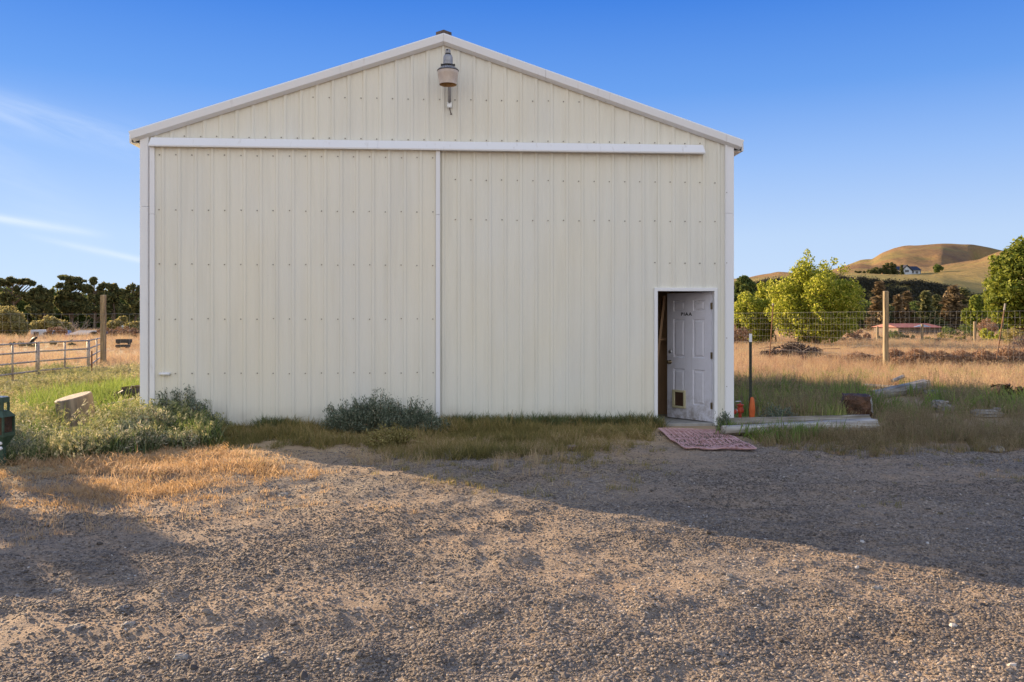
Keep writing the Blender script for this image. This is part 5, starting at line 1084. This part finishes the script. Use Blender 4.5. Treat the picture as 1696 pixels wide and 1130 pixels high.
# ------------------------------------------------------------------ grasses
short = [blades(16, .09, .035, .006, M['g_olive'], .6, k) for k in range(4)]
med = [blades(22, .17, .05, .007, M['g_olive'], .55, 10+k) for k in range(4)]
medg = [blades(26, .26, .06, .011, M['g_green'], .5, 20+k) for k in range(4)]
lush = [blades(26, .42, .08, .017, M['g_green'], .45, 30+k, 4) for k in range(4)]
dry = [blades(24, .36, .09, .007, M['g_dry'], .4, 40+k, 3, 2, .022) for k in range(5)]
pink = [blades(26, .30, .09, .007, M['g_pink'], .4, 50+k, 3, 2, .02) for k in range(4)]
fluff = [blades(22, .36, .07, .006, M['g_fluff'], .6, 60+k, 3, 9, .032) for k in range(5)]
orng = [blades(18, .075, .05, .006, M['g_orange'], .9, 70+k) for k in range(4)]
tall = [blades(14, .52, .10, .006, M['g_brown'], .35, 80+k, 4, 3, .024) for k in range(4)]
brn = [blades(26, .30, .09, .006, M['g_brown'], .45, 120+k, 3, 2, .02) for k in range(4)]
lying = [blades(7, .12, .05, .004, M['g_dry'], .3, 90+k, 3, 0, .01, 1) for k in range(4)]
wedg = [blades(20, .20, .06, .012, M['g_weed'], .8, 100+k) for k in range(4)]
# in front of the barn
z1 = pp([(345, 712), (1088, 703), (1072, 722), (1082, 736), (1040, 748), (1056, 764), (985, 778), (930, 766), (860, 768), (790, 752), (700, 762), (640, 748), (560, 750), (500, 736), (430, 742), (350, 748)])
x, y = sample(z1, 420, 12000, lambda x, y: rng.uniform(-.6, .62, len(x)) < 1.1*vn(x*1.5, y*2.2, 61)+.9*vn(x*5, y*6, 62)-.08+np.clip((y-11.0)*.35, -.45, .3)); grow('short_grass', x, y, .66+.8*vn(x*1.3, y*1.8, 5)+np.clip((y-11.3)*.25, -.25, .2), short+short+med, .45+.9*vn(x*.9, y*1.5, 71), .38)
z1b = pp([(560, 730), (700, 716), (1060, 712), (1050, 745), (900, 752), (760, 762), (640, 758)])
x, y = sample(z1b, 200, 8000, patchy(1.3, -.02, 64)); grow('meadow_grass', x, y, .72+.6*vn(x, y, 15), med, .4+.9*vn(x*.9, y*1.5, 72), .35)
xb = rng.uniform(U(345), U(1088), 1500); keepx = vn(xb*2, xb*0, 3) > -.18; xb = xb[keepx]; yb = -.06-np.abs(rng.normal(0, .07, len(xb)))-.02
grow('wall_grass', xb*math.cos(BA)-yb*math.sin(BA), D0+xb*math.sin(BA)+yb*math.cos(BA), .95, med+wedg, .3+.4*vn(xb*3, xb*0, 5), .25)
x, y = sample(pp([(300, 745), (1100, 735), (1100, 800), (900, 850), (640, 800), (420, 775)]), 90, 9000, patchy(1.6, .12, 66)); grow('withered_straw', x, y, 1, lying, .5)
x, y = sample(pp([(560, 760), (1100, 745), (1110, 800), (860, 830), (620, 790)]), 60, 2500, patchy(1.5, -.12, 67)); grow('sparse_grass', x, y, .7, short, .5)
# dry orange mat, sunlit at the left
z2 = pp([(-260, 772), (60, 768), (200, 742), (330, 738), (440, 762), (470, 785), (380, 790), (290, 815), (170, 835), (0, 845), (-300, 860)])
x, y = sample(z2, 430, 26000, lambda x, y: rng.uniform(-.6, .5, len(x)) < 1.0*vn(x*1.3, y*1.9, 73)+.8*vn(x*5, y*6, 76)+.02+np.clip((y-8.6)*.25, -.3, .2)); grow('dry_turf', x, y, .8+.9*vn(x*2, y*3, 8), orng, .5+1.0*vn(x*1.4, y*3, 74), .35)
x, y = sample(pp([(-320, 765), (200, 735), (480, 755), (560, 785), (420, 815), (300, 845), (160, 865), (-320, 900)]), 150, 7000, patchy(1.7, -.08, 175)); grow('thin_dry_turf', x, y, .75, orng, .5+.9*vn(x*2, y*3, 78), .4)
x, y = sample(pp([(-200, 820), (300, 790), (500, 790), (700, 850), (930, 900), (800, 870), (520, 830), (300, 880), (-200, 930)]), 90, 3500, patchy(1.6, -.2, 75)); grow('scattered_turf', x, y, .6, orng, .7)
# weeds left of the barn corner
z3 = pp([(-420, 640), (235, 612), (345, 703), (352, 735), (215, 752), (60, 772), (-400, 778)])
stp = pp([(92, 700), (162, 700), (166, 728), (88, 728)]); nos = lambda x, y: ~inpoly(x, y, stp)
x, y = sample(z3, 60, 12000, lambda x, y: nos(x, y) & (rng.uniform(-.5, .5, len(x)) < vn(x*1.9, y*1.9, 181)+.32-.35*(y < 11.6))); f = .62+1.1*np.clip(vn(x*1.2, y*1.2, 81)+.1, -.3, .5); grow('feathery_weeds', x, y, f-.22*(y > 17), fluff, .45+.9*vn(x*.6, y*.6, 82), .25)
z3b = pp([(-60, 722), (150, 700), (240, 690), (345, 715), (350, 738), (220, 752), (70, 770), (-60, 775)])
x, y = sample(z3, 75, 11000, lambda x, y: nos(x, y) & (y < 15+3*vn(x*.8, y*.8, 190))); grow('weed_understory', x, y, 1.0+.8*vn(x*1.5, y*1.5, 55), wedg+medg, .15+.6*vn(x*2, y*2, 83), .25)
x, y = sample(z3b, 90, 6000, nos); grow('low_weeds', x, y, 1.2, wedg, .3+.6*vn(x, y, 83), .25)
z4 = pp([(35, 712), (60, 680), (110, 662), (230, 655), (235, 690), (180, 716), (110, 726)])
x, y = sample(z4, 70, 2500, lambda x, y: nos(x, y) & patchy(.8, .25, 84)(x, y)); grow('lush_grass', x, y, .95, lush, .55, .25)
x, y = sample(pp([(120, 716), (150, 712), (160, 722), (125, 728)]), 60, 40); grow('lush_tuft', x, y, .55, lush, .6, .35)
# left field
fl = pp([(-500, 641), (235, 613), (235, 556), (-500, 556)])
x, y = sample([G(-600, 645), G(300, 612), at(300, 62)[:2], at(-600, 62)[:2]], 9, 16000); grow('dry_field_grass', x, y, .75+.4*vn(x*.3, y*.3, 88)-.25*(y > 36), dry+pink, .5+.9*vn(x*.25, y*.2, 86), .2)
x, y = sample([at(-400, 60)[:2], at(300, 60)[:2], at(300, 135)[:2], at(-400, 135)[:2]], 1.6, 9000); grow('far_field_grass', x, y, 1.3, dry+pink, .4+.9*vn(x*.1, y*.06, 87), .2)
# right field
x, y = sample([G(1180, 655), G(2100, 655), at(2100, 60)[:2], at(1180, 60)[:2]], 11, 24000); tt = .5+.9*vn(x*.35, y*.25, 91); grow('dry_meadow_grass', x, y, 1.0+.4*vn(x*.3, y*.3, 92), dry+pink, tt, .2)
x, y = sample([G(1180, 660), G(2000, 668), G(2000, 622), G(1180, 618)], 11, 9000, patchy(.5, -.1, 93)); grow('green_meadow_grass', x, y, 1.0, medg, .8, .25)
x, y = sample([at(1180, 60)[:2], at(2100, 60)[:2], at(2100, 100)[:2], at(1180, 100)[:2]], 2, 6000); grow('far_meadow_grass', x, y, 1.6, dry+pink, .5, .2)
z5 = pp([(1212, 702), (1212, 646), (1460, 646), (1700, 662), (1700, 690), (1470, 700), (1450, 700)])
x, y = sample(z5, 34, 9000); tt = vn(x*.8, y*.8, 94); grow('shaded_green_grass', x, y, .95+.4*vn(x, y, 95), medg+brn+[lush[0]], .68+tt, .25)
x, y = sample(z5, 34, 6000, patchy(.7, .1, 96)); grow('shaded_brown_grass', x, y, .85, tall+brn, .45, .2)
z6 = pp([(1450, 712), (1452, 694), (1600, 690), (2000, 690), (2000, 735), (1640, 738), (1500, 735)])
x, y = sample(z6, 60, 9000); grow('tall_brown_grass', x, y, .62, tall+brn+[medg[0]], .4+.6*vn(x, y, 98), .2)
z7 = pp([(1255, 738), (1240, 716), (1450, 716), (1480, 712), (2000, 730), (2000, 752), (1560, 748), (1430, 752), (1330, 745)])
x, y = sample(z7, 190, 9000, patchy(1.3, .12, 99)); grow('low_brown_grass', x, y, .6, brn+orng+med, .4+.6*vn(x, y, 97), .3)
x, y = sample(pp([(1225, 722), (1300, 716), (1400, 718), (1330, 732), (1250, 730)]), 80, 300); grow('log_grass', x, y, .95, medg+med, .35, .3)
x, y = sample(pp([(1189, 716), (1214, 708), (1222, 720), (1196, 724)]), 110, 60); grow('corner_grass', x, y, .8, medg+med, .3, .3)
x, y = sample(pp([(1300, 745), (2100, 745), (2100, 860), (1750, 800), (1400, 765)]), 70, 6000, patchy(1.0, -.18, 101)); grow('gravel_weeds', x, y, .55, short+orng, .4)
x, y = sample(pp([(1380, 800), (2100, 790), (2100, 990), (1500, 900)]), 60, 3000, patchy(1.2, -.28, 102)); grow('thin_gravel_weeds', x, y, .45, short, .4)
x, y = sample(pp([(560, 752), (760, 738), (1080, 735), (1060, 770), (900, 790), (760, 772), (640, 778)]), 26, 700, patchy(1.2, .05, 201)); grow('pale_grass_stems', x, y, .42, dry, .6, .3)
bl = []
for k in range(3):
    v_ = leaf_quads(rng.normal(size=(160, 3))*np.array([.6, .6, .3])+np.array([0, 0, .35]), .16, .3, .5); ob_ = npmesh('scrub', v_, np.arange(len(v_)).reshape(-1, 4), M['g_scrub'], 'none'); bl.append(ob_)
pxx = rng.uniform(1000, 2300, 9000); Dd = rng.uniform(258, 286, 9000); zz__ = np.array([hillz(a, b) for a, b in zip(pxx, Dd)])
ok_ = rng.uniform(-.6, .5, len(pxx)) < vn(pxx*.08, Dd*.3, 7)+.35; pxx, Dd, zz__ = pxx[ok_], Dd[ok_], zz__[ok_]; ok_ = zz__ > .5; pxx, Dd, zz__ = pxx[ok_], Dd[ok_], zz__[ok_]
grow('bluff_shade_scrub', (pxx-848)/FPX*Dd, Dd, 1.25, bl, .4, .2, z=zz__-.2)  # dark scrub added to deepen the shade on the bluff face
# ------------------------------------------------------------------ bushy weeds against the barn
def weed_bush(lb, loc, r, h, n, seed, name='weed_bush', mat='weedleaf'):
    t = empty(name, loc, 0, label=lb, cat='weed bush'); rs = random.Random(seed); mb = MB(); cs = []; ds = []
    for k in range(int(70*r/.5)):
        a = rs.uniform(0, 2*PI); q = rs.random()**.6; tip = Vector((math.cos(a)*r*q, math.sin(a)*r*.55*q, h*math.sqrt(max(.08, 1-q*q*.85))*(rs.uniform(.6, 1.05) if rs.random() < .8 else rs.uniform(1.0, 1.38)))); b = Vector((tip.x*.35, tip.y*.35, 0)); m = (tip+b)/2+Vector((0, 0, .06))
        mb.tube([b, m, tip], [.004, .003, .0015], 3, cap=False); nn = n//int(70*r/.5)
        f = np.array([rs.random()**.65 for _ in range(nn)]); c = np.array(b)+(np.array(tip)-np.array(b))*f[:, None]+rng.normal(size=(nn, 3))*.028; cs.append(c); d = np.array((tip-b).normalized()); ds.append(np.repeat((d*.8)[None], nn, 0)+rng.normal(size=(nn, 3))*.5)
    crown_mesh(np.concatenate(cs), .021, M[mat], t, asp=.30, dirs=np.concatenate(ds), name='leaves'); mb.build('stems', M['twig'], t); return t
def wb(lb, px_, py_, r, h, n, seed, **k): x, y = G(px_, py_); weed_bush(lb, (x, y, float(gh(x, y))), r, h, n, seed, **k)
wb('big grey-green weed against the left end of the sliding door', 292, 712, .50, .56, 10500, 1); wb('lower grey-green weed right of the big corner weed', 330, 716, .32, .34, 4500, 2)
wb('grey-green weed in front of the big corner weed', 262, 722, .40, .36, 5000, 3)
wb('tall feathery weed clump left half of the middle wall bush', 580, 716, .46, .42, 9500, 4); wb('tallest feathery weed in the middle wall bush', 622, 716, .50, .52, 11000, 5); wb('right part of the middle wall bush beside the door trim', 672, 715, .50, .40, 10000, 6)
wb('low weed right of the middle wall bush', 712, 716, .36, .22, 3600, 7); wb('yellowish weed mound in front of the middle wall bush', 655, 738, .42, .24, 4200, 8, mat='olive')
wb('shaded weed in front of the left corner plants', 218, 742, .42, .32, 5000, 9); wb('shaded weed left of the barn corner in the feathery mass', 185, 748, .36, .2, 3500, 10); wb('dark weed at the doorway right corner', 1199, 716, .11, .30, 900, 11)
wb('grey-green weed beside the orange guard', 1290, 700, .30, .26, 3200, 12)
for k, (a, b, r, h) in enumerate(((40, 752, .42, .30), (85, 748, .40, .26), (112, 758, .40, .24), (150, 752, .38, .24), (190, 752, .38, .28), (232, 746, .42, .30), (15, 735, .42, .30), (70, 728, .36, .26), (245, 728, .42, .40), (20, 765, .4, .22), (205, 722, .36, .34), (-40, 745, .5, .32), (295, 742, .34, .20))):
    wb('dusty grey-green weed mound '+('at the foot of the green box', 'in the front row below the stump', 'lowest in the front row below the stump', 'in the front row right below the stump', 'in the front row midway from stump to barn corner', 'in front of the barn corner weeds', 'right behind the green box', 'left below the stump', 'touching the barn corner trim', 'nearest the camera beside the green box', 'between the tyre plank and the front row', 'beyond the picture edge left of the green box', 'smallest, right of the corner weeds on the straw edge')[k], a, b, r, h, 4200, 300+k, mat='dusty')
wb('single thin weed standing before the base trim', 906, 706, .05, .14, 150, 13)
